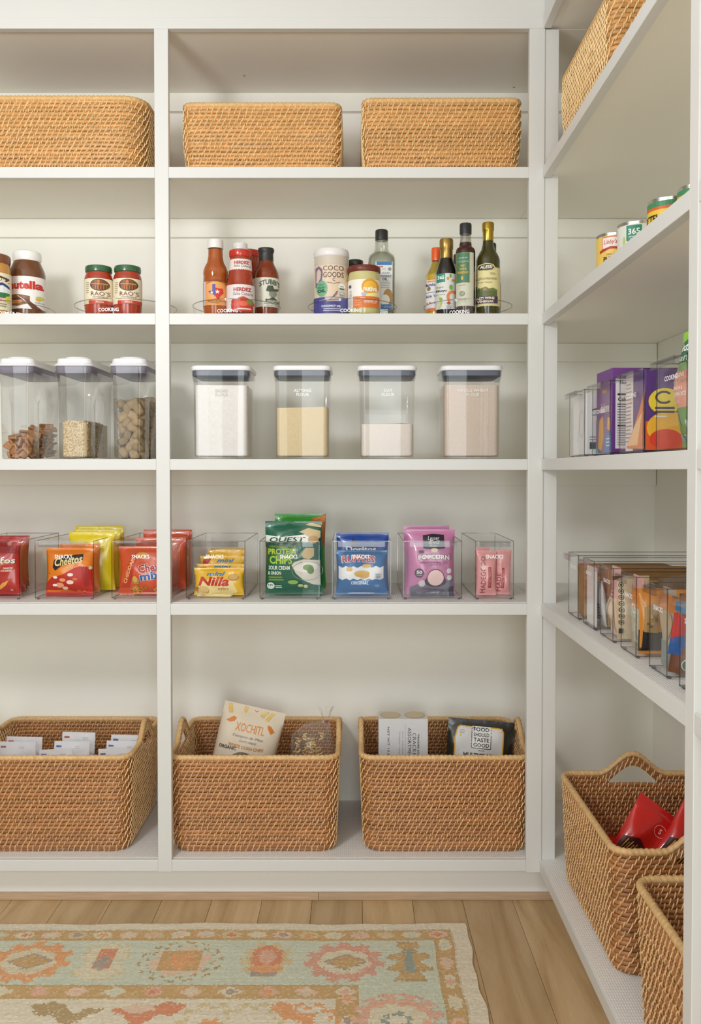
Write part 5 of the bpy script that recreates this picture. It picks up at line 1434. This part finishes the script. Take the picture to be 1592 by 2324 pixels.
p.text('POPCORN', 986, 1266, 12, '#4a3048', w=78, bold=.06, arch=2).text('POPCORN', 986, 1266, 10.5, '#f4ecec', w=75, bold=.03, arch=2).text('HIMALAYAN PINK SALT', 986, 1277, 5, '#8f3a6a', w=68, bold=.03).rect(962, 1282, 1012, 1283, '#a3618a')
p.ell(951, 1301, 11, 11, '#4b3a4b').text('50', 951, 1299, 8, '#f4ecec', w=13, bold=.03).text('CALORIES', 951, 1306, 2.6, '#f4ecec', w=14).ell(958, 1325, 8, 8, '#e7dde3').ring(958, 1325, 6, 6, .8, '#9a8a98')
for k in range(12):
    a = math.radians(20 + k * 140 / 11); p.line([(990 + 27 * math.cos(a), 1310 - 27 * math.sin(a)), (990 + 33 * math.cos(a), 1310 - 33 * math.sin(a))], 1.2, '#8f3a6a')
p.ell(990, 1320, 26, 14, '#3f3540').ell(990, 1312, 21, 20, '#3a2c36').ell(990, 1312, 19.5, 18.5, '#eec9c8')
p.ell(1022, 1296, 6, 6, '#e3dfe2').ell(1023, 1312, 6, 6, '#d8d8d6').text('0.88 OZ', 990, 1347, 4, '#e7dde3', w=20)
p.build()
# pink snack bars
fm = foil('bar_pink', '#e8a0a0', .4)
for k, (x0, x1, y0, Y, lb, ro) in enumerate(((1082, 1114, 1243, 2.37, 'pink snack bar standing at the back left of the narrow bin', -.02), (1083, 1128, 1250, 2.342, 'front left pink snack bar with vertical lettering', 0.), (1125, 1160, 1248, 2.352, 'front right pink snack bar with red panel', .03))):
    b = Bag('snack_bar', lb, 'snack bar', x0, x1, y0, 1356, Y, fm, .022, seed=90 + k, zb=zbf, group='pink snack bars', roll=ro)
    p = b.printer()
    if k == 1:
        p.text('MADEGOOD', 1097, 1305, 11, '#8a3f3f', w=84, rot=90).rect(1109, 1287, 1116, 1334, '#a8443f').text('Crispy Squares', 1112.5, 1310, 4, '#f7dcd8', w=40, rot=90).ell(1098, 1288, 5.5, 5.5, '#f5d6cf')
    if k == 2:
        p.text('MADE', 1132, 1322, 9, '#7d3030', w=42, rot=90).rect(1138, 1289, 1144, 1335, '#a8443f').text('Crispy Squares', 1141, 1312, 3.6, '#f7dcd8', w=38, rot=90)
    p.build()
# ------------------------------------------------------------------ cans on the right-hand second shelf
tin = mat('tin_metal', '#c9c7c0', .28, 1.)
def can(label, X, Y, r, h, body):
    t = thing('food_can', label, 'can', (X, Y, ZS[1] + .0003), rotz=-math.atan2(X, Y))
    MB().lathe([(r * .94, 0), (r * 1.0, .002), (r, .004), (r * .985, .006), (r * .985, h - .006), (r, h - .004), (r * 1.01, h - .001), (r * .985, h), (r * .95, h - .003), (r * .9, h - .0035)], 36).build('can', tin, t, smooth=40)
    n = 40; rl = r * .992
    MB().loft([[(rl * math.cos(2 * PI * k / n), rl * math.sin(2 * PI * k / n), z) for k in range(n)] for z in (.006, h - .007)], False, False).build('label', ink(body), t, smooth=60)
    return t, Print(cyl_map(rl), .006, base=.0004), h
t, p, h = can('pumpkin can with yellow label and red brand box, farthest of the cans', .580, 1.93, .0405, .112, '#ecc75e')
p.rect(-.030, h - .036, .012, h - .009, '#d8604a').rect(-.028, h - .034, .010, h - .011, '#f3e6dd').text("Libby's", -.010, h - .022, .012, '#c43a3a', w=.030, shear=.3, bold=.01)
p.poly([(-.036, h - .044), (-.010, h - .036), (.012, h - .038), (.012, h - .033), (-.010, h - .031), (-.036, h - .038)], '#b5302a').text('100% PURE', -.004, h - .048, .004, '#7a6a4a', w=.028).text('PUMPKIN', .000, h - .058, .0105, '#33301c', w=.050, bold=.02).rect(-.036, h - .074, .036, h - .069, '#c9432c').rect(.020, h - .030, .036, h - .010, '#e2a73a').lines(.022, .034, h - .020, 6, .004, .0012, '#8a6a3a')
p.build('label_print', t)
t, p, h = can('white-labelled can with green square, second of the cans', .602, 1.848, .0405, .113, '#e4e6dd')
p.poly([(-.022, h - .009), (.010, h - .009), (.010, h - .040), (.002, h - .044), (-.014, h - .044), (-.022, h - .040)], '#2c8a6f').text('365', -.006, h - .022, .0125, '#f2f6f0', w=.024, bold=.02).text('WHOLE FOODS', -.006, h - .033, .003, '#f2f6f0', w=.022, bold=.02).text('MARKET', -.006, h - .038, .003, '#f2f6f0', w=.014, bold=.02).text('Organic', -.008, h - .056, .008, '#3a5a4a', w=.030).ell(-.028, h - .04, .003, .010, '#c9cf7a').poly([(.020, h - .012), (.026, h - .016), (.020, h - .022)], '#9fb86a')
p.build('label_print', t)
t, p, h = can('tomato can with yellow and green label, third of the cans', .606, 1.672, .0400, .108, '#efc63c')
p.rect(-.06, h - .017, .06, h - .007, '#3f8a5c').rect(-.06, h - .022, .06, h - .017, '#d9622a').text('RO*TEL', -.043, h - .038, .016, '#26221a', w=.052, bold=.03).rect(-.06, h - .056, .012, h - .049, '#cf4a26').rect(.020, h - .05, .045, h - .021, '#f1ede4').text('NET', .030, h - .027, .006, '#26221a', w=.014)
p.build('label_print', t)
t, p, h = can('green-banded tomato can nearest the upright', .632, 1.594, .0375, .108, '#d9532c')
p.rect(-.06, h - .017, .06, h - .007, '#3f8a5c').rect(-.06, h - .021, .06, h - .017, '#e9c23a'); p.build('label_print', t)

# ------------------------------------------------------------------ cartons
def carton(label, cat, X0, X1, Y0, Y1, z, h, m, name='carton'):
    """box standing in a right-hand bin; print on its front (towards the aisle) and on its near side"""
    t = thing(name, label, cat, ((X0 + X1) / 2, (Y0 + Y1) / 2, z))
    w, d = X1 - X0, Y1 - Y0
    MB().box(-w / 2, -d / 2, 0, w / 2, d / 2, h).build('box', m, t, bevel=.0008, seg=1)
    front = Print(lambda u, v, off: (-w / 2 - off, -u, v), base=.0004)      # u runs towards the viewer
    side = Print(lambda u, v, off: (u, -d / 2 - off, v), base=.0004)
    return t, front, side, w, d
zb3 = ZS[2] + .0068; XF = .518
def rbin(label, ya, yb, h, word, z, grp, tz=.60):
    d = .305
    return make_bin(label, ya - yb, d, h, word, (XF + d / 2, (ya + yb) / 2, z + .0002), -PI / 2, grp, tz=tz, th=.0085, tw=min((ya - yb) * .52, .058))
G3 = 'clear cooking bins on the right shelf'
rbin('farthest clear cooking bin on the right shelf, holding a white box', 2.077, 1.942, .152, None, ZS[2], G3)
rbin('clear cooking bin holding the purple pasta box', 1.877, 1.748, .152, 'COOKING', ZS[2], G3, .62)
rbin('clear cooking bin holding the orange and purple pasta carton', 1.684, 1.548, .152, 'COOKING', ZS[2], G3, .72)
rbin('nearest clear cooking bin, holding the green grain pouch', 1.480, 1.345, .152, 'COOKING', ZS[2], G3, .80)
t, f, s, w, d = carton('white carton with a pale looping outline drawing', 'box', .524, .700, 1.952, 2.066, zb3, .138, mat('white_card', '#eceae8', .5))
f.line([(.02 + .020 * math.cos(a), .070 + .030 * math.sin(a)) for a in [k * PI / 10 for k in range(21)]], .0016, '#b9c3d0').line([(-.02 + .02 * k / 10, .03 + .05 * (k / 10) ** 2) for k in range(11)], .0016, '#b9c3d0')
s.line([(-.075, .10), (-.06, .104), (-.05, .098)], .003, '#3a4a5a').line([(-.075, .088), (-.06, .090), (-.05, .086)], .002, '#6a7a8a').lines(-.08, -.06, .04, 3, .006, .002, '#8a8a8a').rect(-.080, .012, -.066, .026, '#55585c')
f.build('front_print', t); s.build('side_print', t)
t, f, s, w, d = carton('tall purple pasta carton with white nutrition panel on its side', 'box', .524, .690, 1.757, 1.868, zb3, .172, mat('purple_card', '#6f3a86', .45))
f.text('deluxe', .006, .094, .020, '#efe6dc', w=.060, bold=.02).text("Annie's", .004, .130, .010, '#e9b23f', w=.036, bold=.02).rect(-.0555, 0, .0555, .070, '#7a5a86').poly([(-.04, .01), (-.03, .07), (-.005, .078), (.0, .03), (-.015, .005)], '#dba03c').poly([(.025, .05), (.030, .074), (.044, .070), (.046, .045)], '#e3ae48').rect(.006, 0, .0555, .040, '#4a72b3').poly([(-.055, .0), (-.055, .02), (-.03, .0)], '#3f9ab0').lines(.02, .05, .030, 3, .007, .0025, '#d9e3f0')
s.rect(-.076, .008, .070, .150, '#efe9ea').text('Nutrition Facts', -.040, .142, .007, '#2a2226', w=.055, bold=.03).rect(-.072, .116, .05, .120, '#1e1a1c').text('Calories', -.054, .108, .008, '#1e1a1c', w=.034, bold=.03).rect(-.072, .097, .05, .099, '#1e1a1c').lines(-.072, .03, .094, 7, .0055, .0014, '#5a5056').rect(-.072, .053, .05, .056, '#1e1a1c').lines(-.072, .03, .050, 8, .0048, .0012, '#6a6066')
f.build('front_print', t); s.build('side_print', t)
t, f, s, w, d = carton('purple and orange macaroni carton with a yellow burst', 'box', .526, .700, 1.560, 1.672, zb3, .146, mat('violet_card', '#57307a', .45))
f.rect(-.056, .0, -.012, .146, '#e7dcdc').lines(-.053, -.016, .128, 16, .0072, .002, '#9a8a92').poly([(-.045, .006), (.056, .002), (.056, .110), (.03, .075), (0, .045)], '#dd7b3a').poly([(-.04, .01), (.02, .01), (.045, .07), (.01, .05)], '#f0c08a')
s.rect(-.087, 0, .087, .052, '#e25a22').ell(-.045, .040, .040, .030, '#f2b42c').ell(-.05, .020, .030, .018, '#e03a1c').ell(-.052, .088, .030, .024, '#f0d43a').ring(-.054, .095, .016, .012, .004, '#241a30', a0=40, a1=320).lines(-.07, -.03, .078, 2, .007, .004, '#4a2a5a').lines(-.07, -.04, .062, 1, .006, .003, '#f3e6d8')
f.build('front_print', t); s.build('side_print', t)
b = Bag('grain_pouch', 'green and salmon quinoa and brown rice pouch standing tall in its bin', 'pouch', 0, 1, 0, 1, 1.4, foil('leaf_green', '#7aa85a', .4), .05, rotz=-PI / 2, loc=(.560, 1.412, zb3), wh=(.112, .196), seed=17, pinch=.02)
p = Print(lambda u, v, off: b.surf(u, v, off), .007, .007, base=.0007)
p.poly([(-.055, .196), (-.055, .172), (-.02, .178), (.0, .19), (.055, .194), (.055, .196)], '#8fce3a').poly([(-.056, .140), (-.056, .165), (-.035, .178), (.0, .183), (.056, .186), (.056, .140)], '#1f6a4e').rect(-.056, .066, .056, .126, '#e29a84').rect(-.056, 0, .056, .066, '#6d9a4e')
p.text('Seeds of', .000, .166, .016, '#f0f4ea', w=.075, shear=.2, bold=.02).text('change', .0, .146, .016, '#e3efe0', w=.08).text('GRAINS', -.010, .120, .007, '#f4efe6', w=.04, bold=.03).text('organic', -.006, .110, .010, '#f0d8cc', w=.050).text('QUINOA &', -.010, .098, .007, '#f7efe8', w=.040, bold=.03).text('BROWN RICE', -.004, .088, .007, '#f7efe8', w=.054, bold=.03).text('& GARLIC', -.012, .076, .0055, '#f7e0d8', w=.03)
p.rect(-.04, .036, -.025, .058, '#7f9f62').ell(.012, .038, .006, .008, '#cfdcc0').ell(.028, .038, .006, .008, '#cfdcc0').ell(-.036, .016, .007, .007, '#7aa8c0').lines(-.02, .04, .022, 2, .006, .002, '#b9cfa6')
p.build('print', b.t)

# ------------------------------------------------------------------ narrow snack bins on the right-hand fourth shelf
G4 = 'narrow clear snack bins on the right shelf'
yb4 = [(2.077, 1.988), (1.942, 1.857), (1.807, 1.721), (1.667, 1.579), (1.506, 1.422), (1.366, 1.280)]
lb4 = ['farthest narrow snack bin, holding a brown card box', 'second narrow snack bin from the corner, holding a brown box and white sheet', 'third narrow snack bin from the corner, holding pale pink pouches', 'fourth narrow snack bin from the corner, holding orange bar pouches', 'fifth narrow snack bin from the corner, holding granola bars and a red-blue wrapper', 'narrow snack bin cut by the near upright']
for (a, c), lb in zip(yb4, lb4):
    rbin(lb, a, c, .150, 'SNACKS', zl4, G4, .80 if a > 1.7 else .74)
z4 = zl4 + .0068
kraft = mat('kraft_card', '#a07645', .7, noise=(40, .15))
for i, (Y0, Y1, X1, h, lb) in enumerate(((1.997, 2.062, .74, .118, 'brown card box of bars in the farthest narrow bin'), (1.866, 1.925, .74, .126, 'brown card box of bars in the second narrow bin'))):
    t, f, s, w, d = carton(lb, 'box', .535 + .016 * i, X1, Y0, Y1, z4, h, kraft)
    s.rect(-w / 2 + .002, h - .03, w / 2 - .02, h - .024, '#c9a26a'); s.build('side_print', t)
t, f, s, w, d = carton('white backing sheet at the front of the second narrow bin', 'paper', .5235, .5265, 1.862, 1.935, z4, .128, mat('white_sheet', '#e4dfdc', .5), name='paper_sheet')
def rbag(name, label, cat, X, Y, w, h, th, m, rotz=0., lean=0., roll=0., seed=1, group=None):
    b = Bag(name, label, cat, 0, 1, 0, 1, 1.4, m, th, lean=lean, roll=roll, rotz=rotz, loc=(X, Y, z4), wh=(w, h), seed=seed, pinch=.02, group=group)
    return b, Print(lambda u, v, off: b.surf(u, v, off), .006, .006, base=.0006)
GB = 'snack bars in the narrow bins'
b, p = rbag('snack_pouch', 'silver-white pouch at the front of the second narrow bin', 'pouch', .548, 1.900, .066, .100, .018, foil('silver_white', '#d9d6d4', .35), -PI / 2, lean=0.1, seed=21)
p.lines(-.02, .026, .05, 6, .007, .003, '#6a6a72'); p.build('print', b.t)
b, p = rbag('snack_pouch', 'pale pink pouch at the front of the third narrow bin', 'pouch', .541, 1.773, .060, .142, .020, foil('pale_pink', '#dcaaa4', .4), -PI / 2, seed=22)
p.rect(-.034, .002, .034, .080, '#d9c2a6').line([(-.012, .012), (-.004, .074)], .006, '#a9826a').line([(.008, .012), (.014, .07)], .004, '#a9826a').lines(-.02, .02, .095, 3, .007, .002, '#a5625f'); p.build('print', b.t)
b, p = rbag('snack_pouch', 'cream pouch with a column of black round marks, in the third narrow bin', 'pouch', .562, 1.7325, .064, .128, .012, foil('cream', '#dcc4a0', .45), 0., seed=23)
for k in range(7): p.ring(-.026, .110 - k * .0125, .0052, .0052, .0013, '#2a2624'); p.ell(-.026, .110 - k * .0125, .0022, .0022, '#3a3430')
p.rect(-.030, .012, -.021, .022, '#3a3430').poly([(-.043, .128), (-.043, .118), (-.02, .128)], '#6a4a2c'); p.build('print', b.t)
orange = foil('bar_orange', '#d98a2e', .35)
b, p = rbag('snack_bar', 'pink and orange bar wrapper at the front of the fourth narrow bin', 'snack bar', .541, 1.635, .058, .140, .020, foil('bar_rose', '#d8a39a', .4), -PI / 2, seed=24)
p.rect(-.036, .080, .036, .118, '#d98632').rect(-.036, .03, .036, .080, '#b9b39c').rect(-.036, .0, .036, .03, '#a99a78').text('KIND', .004, .052, .018, '#dfe0da', w=.075, rot=90, bold=.03); p.build('print', b.t)
for k in range(3):
    b, p = rbag('snack_bar', ['front orange granola bar wrapper with black foot in the fourth narrow bin', 'second orange granola bar wrapper in the fourth narrow bin', 'deepest orange granola bar wrapper in the fourth narrow bin'][k], 'snack bar', .551 + .054 * k, 1.592 + .005 * k, .048, .122 - .002 * k, .018, orange, 0., roll=.03 * k, seed=25 + k, group=GB)
    p.poly([(-.025, .006), (-.025, .045), (.025, .040), (.025, .006)], '#1f1c1a').poly([(-.018, .042), (-.016, .090), (.006, .095), (.010, .040)], '#b08a52')
    for j in range(14): p.ell(-.015 + R.uniform(0, .022), .046 + R.uniform(0, .045), .003, .002, ['#8a6232', '#d3b27a', '#6a4622'][j % 3], n=7)
    p.build('print', b.t)
b, p = rbag('snack_bar', 'grey-brown granola wrapper at the front of the fifth narrow bin', 'snack bar', .541, 1.474, .058, .138, .020, foil('bar_taupe', '#a79a86', .4), -PI / 2, seed=31)
p.rect(-.035, .098, .035, .128, '#c27a3e').rect(-.035, .0, .035, .045, '#7f8a86').ell(.004, .075, .018, .026, '#b8a384'); p.build('print', b.t)
b, p = rbag('snack_bar', 'red, blue and brown chocolate wrapper leaning in the fifth narrow bin', 'snack bar', .548, 1.4335, .050, .112, .012, foil('bar_choco', '#7a4426', .35), 0., roll=.16, seed=32)
p.poly([(-.031, .118), (.031, .118), (.031, .090), (-.031, .104)], '#3a7ab0').poly([(-.031, .100), (.0, .092), (.02, .06), (-.031, .05)], '#c9302a').poly([(-.031, .058), (0, .066), (-.01, .03), (-.031, .03)], '#2f62a8').text('CHOCOLATE', .010, .052, .008, '#f3ece4', w=.060, rot=75, bold=.03).ell(.004, .016, .010, .010, '#2f6a52').ring(.004, .016, .010, .010, .0015, '#e6ece4'); p.build('print', b.t)
b, p = rbag('snack_bar', 'second granola wrapper behind the chocolate one in the fifth narrow bin', 'snack bar', .625, 1.470, .060, .125, .018, foil('bar_taupe', '#a79a86', .4), 0., seed=33)
p.rect(-.03, .09, .03, .12, '#c27a3e'); p.build('print', b.t)
b, p = rbag('snack_bar', 'blue and white wrapper in the bin cut by the near upright', 'snack bar', .542, 1.322, .070, .130, .022, foil('bar_blue', '#9cc0d6', .4), -PI / 2, seed=34)
p.rect(-.035, .0, .035, .05, '#cbb0a0').ell(0, .085, .022, .016, '#eef2f4'); p.build('print', b.t)
for k in range(6):
    rbag('snack_bar', 'dark wrapper deep inside one of the narrow bins on the right shelf', 'snack bar', .70 + .03 * (k % 2), [1.80, 1.75, 1.64, 1.60, 1.48, 1.44][k], .10, .122, .018, foil('bar_brown', '#8a7058', .4), 0., roll=.04 * (k - 3), seed=40 + k, group='wrappers deep in the narrow bins')

# ------------------------------------------------------------------ what the tall baskets hold
zb5 = zl5 + .0085
white_pk = mat('white_paper_packet', '#eae8ec', .55, bump=(60, .4))
pk = [(-60, 20, 1690, 2.46, .02), (3, 86, 1679, 2.52, .02), (-12, 74, 1691, 2.45, .0), (131, 207, 1669, 2.53, .02), (114, 196, 1690, 2.46, .01), (88, 166, 1708, 2.40, -.04), (243, 316, 1675, 2.52, .02), (232, 308, 1689, 2.455, .02), (220, 298, 1707, 2.395, -.02)]
pl = ['white packet at the left edge of the packet basket', 'rear white packet of the left cluster', 'front white packet of the left cluster', 'rear white packet of the middle cluster, with a red mark', 'second white packet of the middle cluster, with a blue mark', 'lowest white packet at the front of the middle cluster', 'rear white packet of the right cluster', 'second white packet of the right cluster', 'lowest white packet at the front of the right cluster']
for i, ((x0, x1, y0, Y, ro), lb) in enumerate(zip(pk, pl)):
    b = Bag('white_packet', lb, 'packet', x0, x1, y0, 1900, Y, white_pk, .016, lean=-.10, roll=ro, group='white packets in the left basket', seed=100 + i, zb=zb5, pinch=.01)
    p = b.printer()
    c = ['#a8483e', '#a8483e', '#b06a6a', '#a8483e', '#4a5a9a', '#4a5a9a', '#4a5a9a', '#4a5a9a', '#4a5a9a'][i]
    p.rect(x0 + 5, y0 + 8, x0 + 17, y0 + 12, c).lines(x0 + 48, x0 + 62, y0 + 10, 2, 3, 1, '#b9b7bd')
    p.build('print')
# corn chip paper bag
b = Bag('corn_chip_bag', 'cream paper corn chip bag with orange lettering leaning in the basket', 'snack bag', 488, 632, 1606, 1830, 2.475, mat('cream_paper_bag', '#e3d3bd', .6, bump=(30, .5)), .070, lean=-.24, roll=.22, seed=110, zb=zb5, loc=(P(520, 1700, 2.47).x, 2.43, zb5), pinch=.02)
W_, H_ = b.w, b.h
pr = Print(lambda u, v, off: b.surf(u, v, off), .008, .008, base=.0008)
T0 = H_
pr.text('XOCHITL', .0, T0 - .062, .024, '#df8a2e', w=.086, bold=.01).poly([(-.075, T0 - .052), (-.055, T0 - .036), (-.045, T0 - .040), (-.050, T0 - .05), (-.062, T0 - .054)], '#d97f2c').poly([(.072, T0 - .058), (.058, T0 - .044), (.048, T0 - .042), (.050, T0 - .052), (.062, T0 - .066)], '#d97f2c')
pr.text('Totopos de Maiz', .0, T0 - .088, .009, '#7a6a58', w=.092, shear=.3).text('(corn chips)', .002, T0 - .100, .008, '#7a6a58', w=.050, shear=.3).text('WHITE CORN CHIPS', .0, T0 - .113, .009, '#c98a3e', w=.105, bold=.03, arch=-.003).text('ORGANIC', -.052, T0 - .123, .010, '#4a4038', w=.052, bold=.03).ell(.0, T0 - .15, .035, .022, '#6a5a3e')
pr.poly([(-.08, T0 - .006), (-.068, T0 - .004), (-.06, T0 - .028), (-.072, T0 - .03)], '#e3c06a').poly([(-.03, T0 - .004), (-.02, T0 - .004), (-.022, T0 - .022), (-.034, T0 - .018)], '#e3c06a').poly([(.03, T0 - .006), (.042, T0 - .006), (.03, T0 - .026), (.02, T0 - .022)], '#e6c878').poly([(.05, T0 - .006), (.062, T0 - .008), (.046, T0 - .032), (.036, T0 - .030)], '#e6c878').ring(.006, T0 - .008, .005, .005, .0012, '#cf7a5a', a0=180, a1=360)
pr.build('print', b.t)
# tied clear bag of dried noodles
c = P(706, 1680, 2.44)
t = thing('clear_food_bag', 'clear tied bag of pale noodles next to the corn chips', 'snack bag', (c.x, 2.455, zb5))
rg = random.Random(77)
def lump(rx, ry, z, n=28, amp=.1, ph=0., cx=0.):
    return [(cx + rx * (1 + amp * math.sin(3 * a + ph) + amp * .5 * math.sin(7 * a + ph * 2)) * math.cos(a), ry * (1 + amp * math.sin(4 * a + ph)) * math.sin(a), z + .004 * math.sin(5 * a + ph)) for a in [2 * PI * k / n for k in range(n)]]
HZ = lambda py: P(805, py, 2.44).z - zb5
tx = P(741, 1640, 2.44).x - c.x
MB().loft([lump(.045, .04, 0), lump(.058, .05, .03, ph=1), lump(.062, .052, HZ(1700), ph=2), lump(.058, .046, HZ(1670), ph=2.4), lump(.042, .030, HZ(1652), ph=3, cx=tx * .35), lump(.012, .010, HZ(1643), ph=3, cx=tx * .9), lump(.005, .005, HZ(1639), ph=3, cx=tx), lump(.013, .006, HZ(1624), amp=.3, ph=4, cx=tx), lump(.019, .008, HZ(1609), amp=.4, ph=5, cx=tx + .002)], True, False).build('bag', clear('cellophane', '#fbfbfa', .03, .35, rough=.10, power=2.0, body=.06), t, smooth=60)
MB().tube([(tx + .006 * math.cos(a), .006 * math.sin(a), HZ(1640)) for a in [2 * PI * k / 12 for k in range(12)]], .0018, 6, True).build('twist_tie', mat('red_tie', '#a8343a', .4), t, smooth=60)
nd = MB()
for k in range(150):
    a0 = rg.random() * 6.28; rr = math.sqrt(rg.random()) * .042; z0 = rg.uniform(.01, HZ(1672)); x0, y0 = rr * math.cos(a0) - .006, rr * math.sin(a0) * .8
    rad = rg.uniform(.005, .009); tl = rg.uniform(-1, 1); ph = rg.random() * 6.28
    nd.tube([(x0 + rad * math.cos(ph + q * .9), y0 + rad * math.sin(ph + q * .9) * .7, z0 + tl * .003 * q) for q in range(5)], .0022, 5, mi=2 if k % 12 == 0 else k % 2)
o = nd.build('noodles', [mat('noodle_a', '#ecd08e', .6), mat('noodle_b', '#e0b870', .6), mat('noodle_c', '#c9705a', .6)], t, smooth=60); tag(o, kind='stuff')
# cracker carton and black chip bag
x0, x1 = P(860, 1670, 2.43).x, P(972, 1670, 2.43).x
hh = P(805, 1632, 2.43).z - zb5
t = thing('cracker_carton', 'white cracker assortment carton standing in the basket', 'box', ((x0 + x1) / 2, 2.43 + .04, zb5))
w = x1 - x0
MB().box(-w / 2, -.04, 0, w / 2, .04, hh).build('box', mat('cracker_card', '#dddcdd', .45), t, bevel=.0008, seg=1)
p = Print(plane_map(-.04), base=.0004); q = 2.43 / F
UU = lambda px: P(px, 1670, 2.43).x - t.location.x
VV = lambda py: P(805, py, 2.43).z - zb5
p.text('CRACKER', UU(941), VV(1693), 8 * q, '#4a4a4e', w=60 * q, rot=-90, bold=.0).text('ASSORTMENT', UU(930), VV(1690), 8 * q, '#4a4a4e', w=78 * q, rot=-90, bold=.0).text("TRADER JOE'S", UU(949.5), VV(1694), 5 * q, '#55504e', w=58 * q, rot=-90, bold=.03).text('Four Individually', UU(914), VV(1690), 4.6 * q, '#a8a8ac', w=60 * q, rot=-90).text('Wrapped Varieties', UU(907), VV(1690), 4.6 * q, '#a8a8ac', w=62 * q, rot=-90).text('NET WT 13.8 OZ', UU(882), VV(1692), 4.6 * q, '#6a6a6e', w=86 * q, rot=-90, bold=.01).line([(UU(920), VV(1642)), (UU(920), VV(1740))], .6 * q, '#b0b0b4')
p.ell(UU(888), VV(1626), 22 * q, 9 * q, '#cbb998', a0=180, a1=360) if False else None
p.build('front_print', t)
pt = Print(lambda u, v, off: (u, v, hh + off), base=.0004)
for cxp in (888, 944): pt.ell(UU(cxp), .0, 24 * q, .034, '#c9b692'); pt.ell(UU(cxp), .002, 20 * q, .028, '#d6c6a6')
pt.build('top_print', t)
b = Bag('chip_bag', 'black chip bag with white panel and yellow border in the corner basket', 'snack bag', 1018, 1170, 1636, 1830, 2.475, foil('matte_black', '#23221f', .35), .055, lean=-.16, roll=.09, seed=120, zb=zb5, loc=(P(1076, 1700, 2.46).x, 2.44, zb5), pinch=.02)
p = Print(lambda u, v, off: b.surf(u, v, off), .008, .008, base=.0008); T0 = b.h
p.poly([(-.078, T0 - .16), (-.078, T0 - .052), (-.070, T0 - .024), (-.062, T0 - .018), (.060, T0 - .018), (.066, T0 - .030), (.066, T0 - .16)], '#e0a92c').poly([(-.074, T0 - .16), (-.074, T0 - .052), (-.067, T0 - .027), (-.060, T0 - .021), (.057, T0 - .021), (.062, T0 - .032), (.062, T0 - .16)], '#dcdad8')
p.rect(-.029, T0 - .078, .029, T0 - .016, '#2a2826').rect(-.027, T0 - .076, .027, T0 - .018, '#efedea')
for k, wd in enumerate(('FOOD', 'SHOULD', 'TASTE', 'GOOD')): p.text(wd, 0, T0 - .026 - k * .0140, .0105, '#2e2c2a', w=.046, bold=.02)
p.text('BRAND', 0, T0 - .0825, .003, '#2e2c2a', w=.018).text('MULTIGRAIN', -.006, T0 - .098, .016, '#3a3836', w=.09, bold=.03).lines(-.064, -.044, T0 - .03, 3, .004, .0014, '#8a8886')
p.build('print', b.t)
# red bags in the right-hand basket
for i, (X, Y, z, ro, ln, rz, lb) in enumerate(((.612, 1.95, zb5 + .078, .65, -.25, 0., 'red snack bag with a small logo tilted in the right basket'), (.715, 1.94, zb5 + .078, .65, -.25, 0., 'second red snack bag, cut by the near upright'))):
    b = Bag('snack_bag', lb, 'snack bag', 0, 1, 0, 1, 1.4, foil('bright_red', '#dc201e', .3), .05, lean=ln, roll=ro, rotz=rz, loc=(X, Y, z), wh=(.135, .19), seed=130 + i, group='red bags in the right basket')
    p = Print(lambda u, v, off: b.surf(u, v, off), .007, .007, base=.0008)
    p.poly([(-.062, .02), (-.062, .085), (-.03, .10), (.0, .085), (.004, .05), (-.01, .015)], '#4a1614')
    for k in range(9): p.line([(-.058 + k * .006, .022 + .004 * (k % 3)), (-.05 + k * .006, .085 - .005 * (k % 2))], .0022, ['#d9b04a', '#c98a3a', '#e6cf8a'][k % 3])
    p.ring(.008, .140, .017, .014, .0012, '#f0d6d2', n=18).text('S', .008, .140, .012, '#f4e4e0', bold=.02)
    p.build('print', b.t)
for i, (X, Y, ro) in enumerate(((.70, 1.84, .3), (.62, 2.03, -.2), (.78, 2.04, .1))):
    Bag('snack_bag', ['red snack bag lying low at the front of the right basket', 'red snack bag lying low at the far left of the right basket', 'red snack bag lying low at the far right of the right basket'][i], 'snack bag', 0, 1, 0, 1, 1.4, foil('bright_red', '#dc201e', .3), .05, lean=-1.1, roll=0, rotz=ro, loc=(X, Y, zb5 + .035), wh=(.13, .14), seed=140 + i, group='red bags in the right basket')
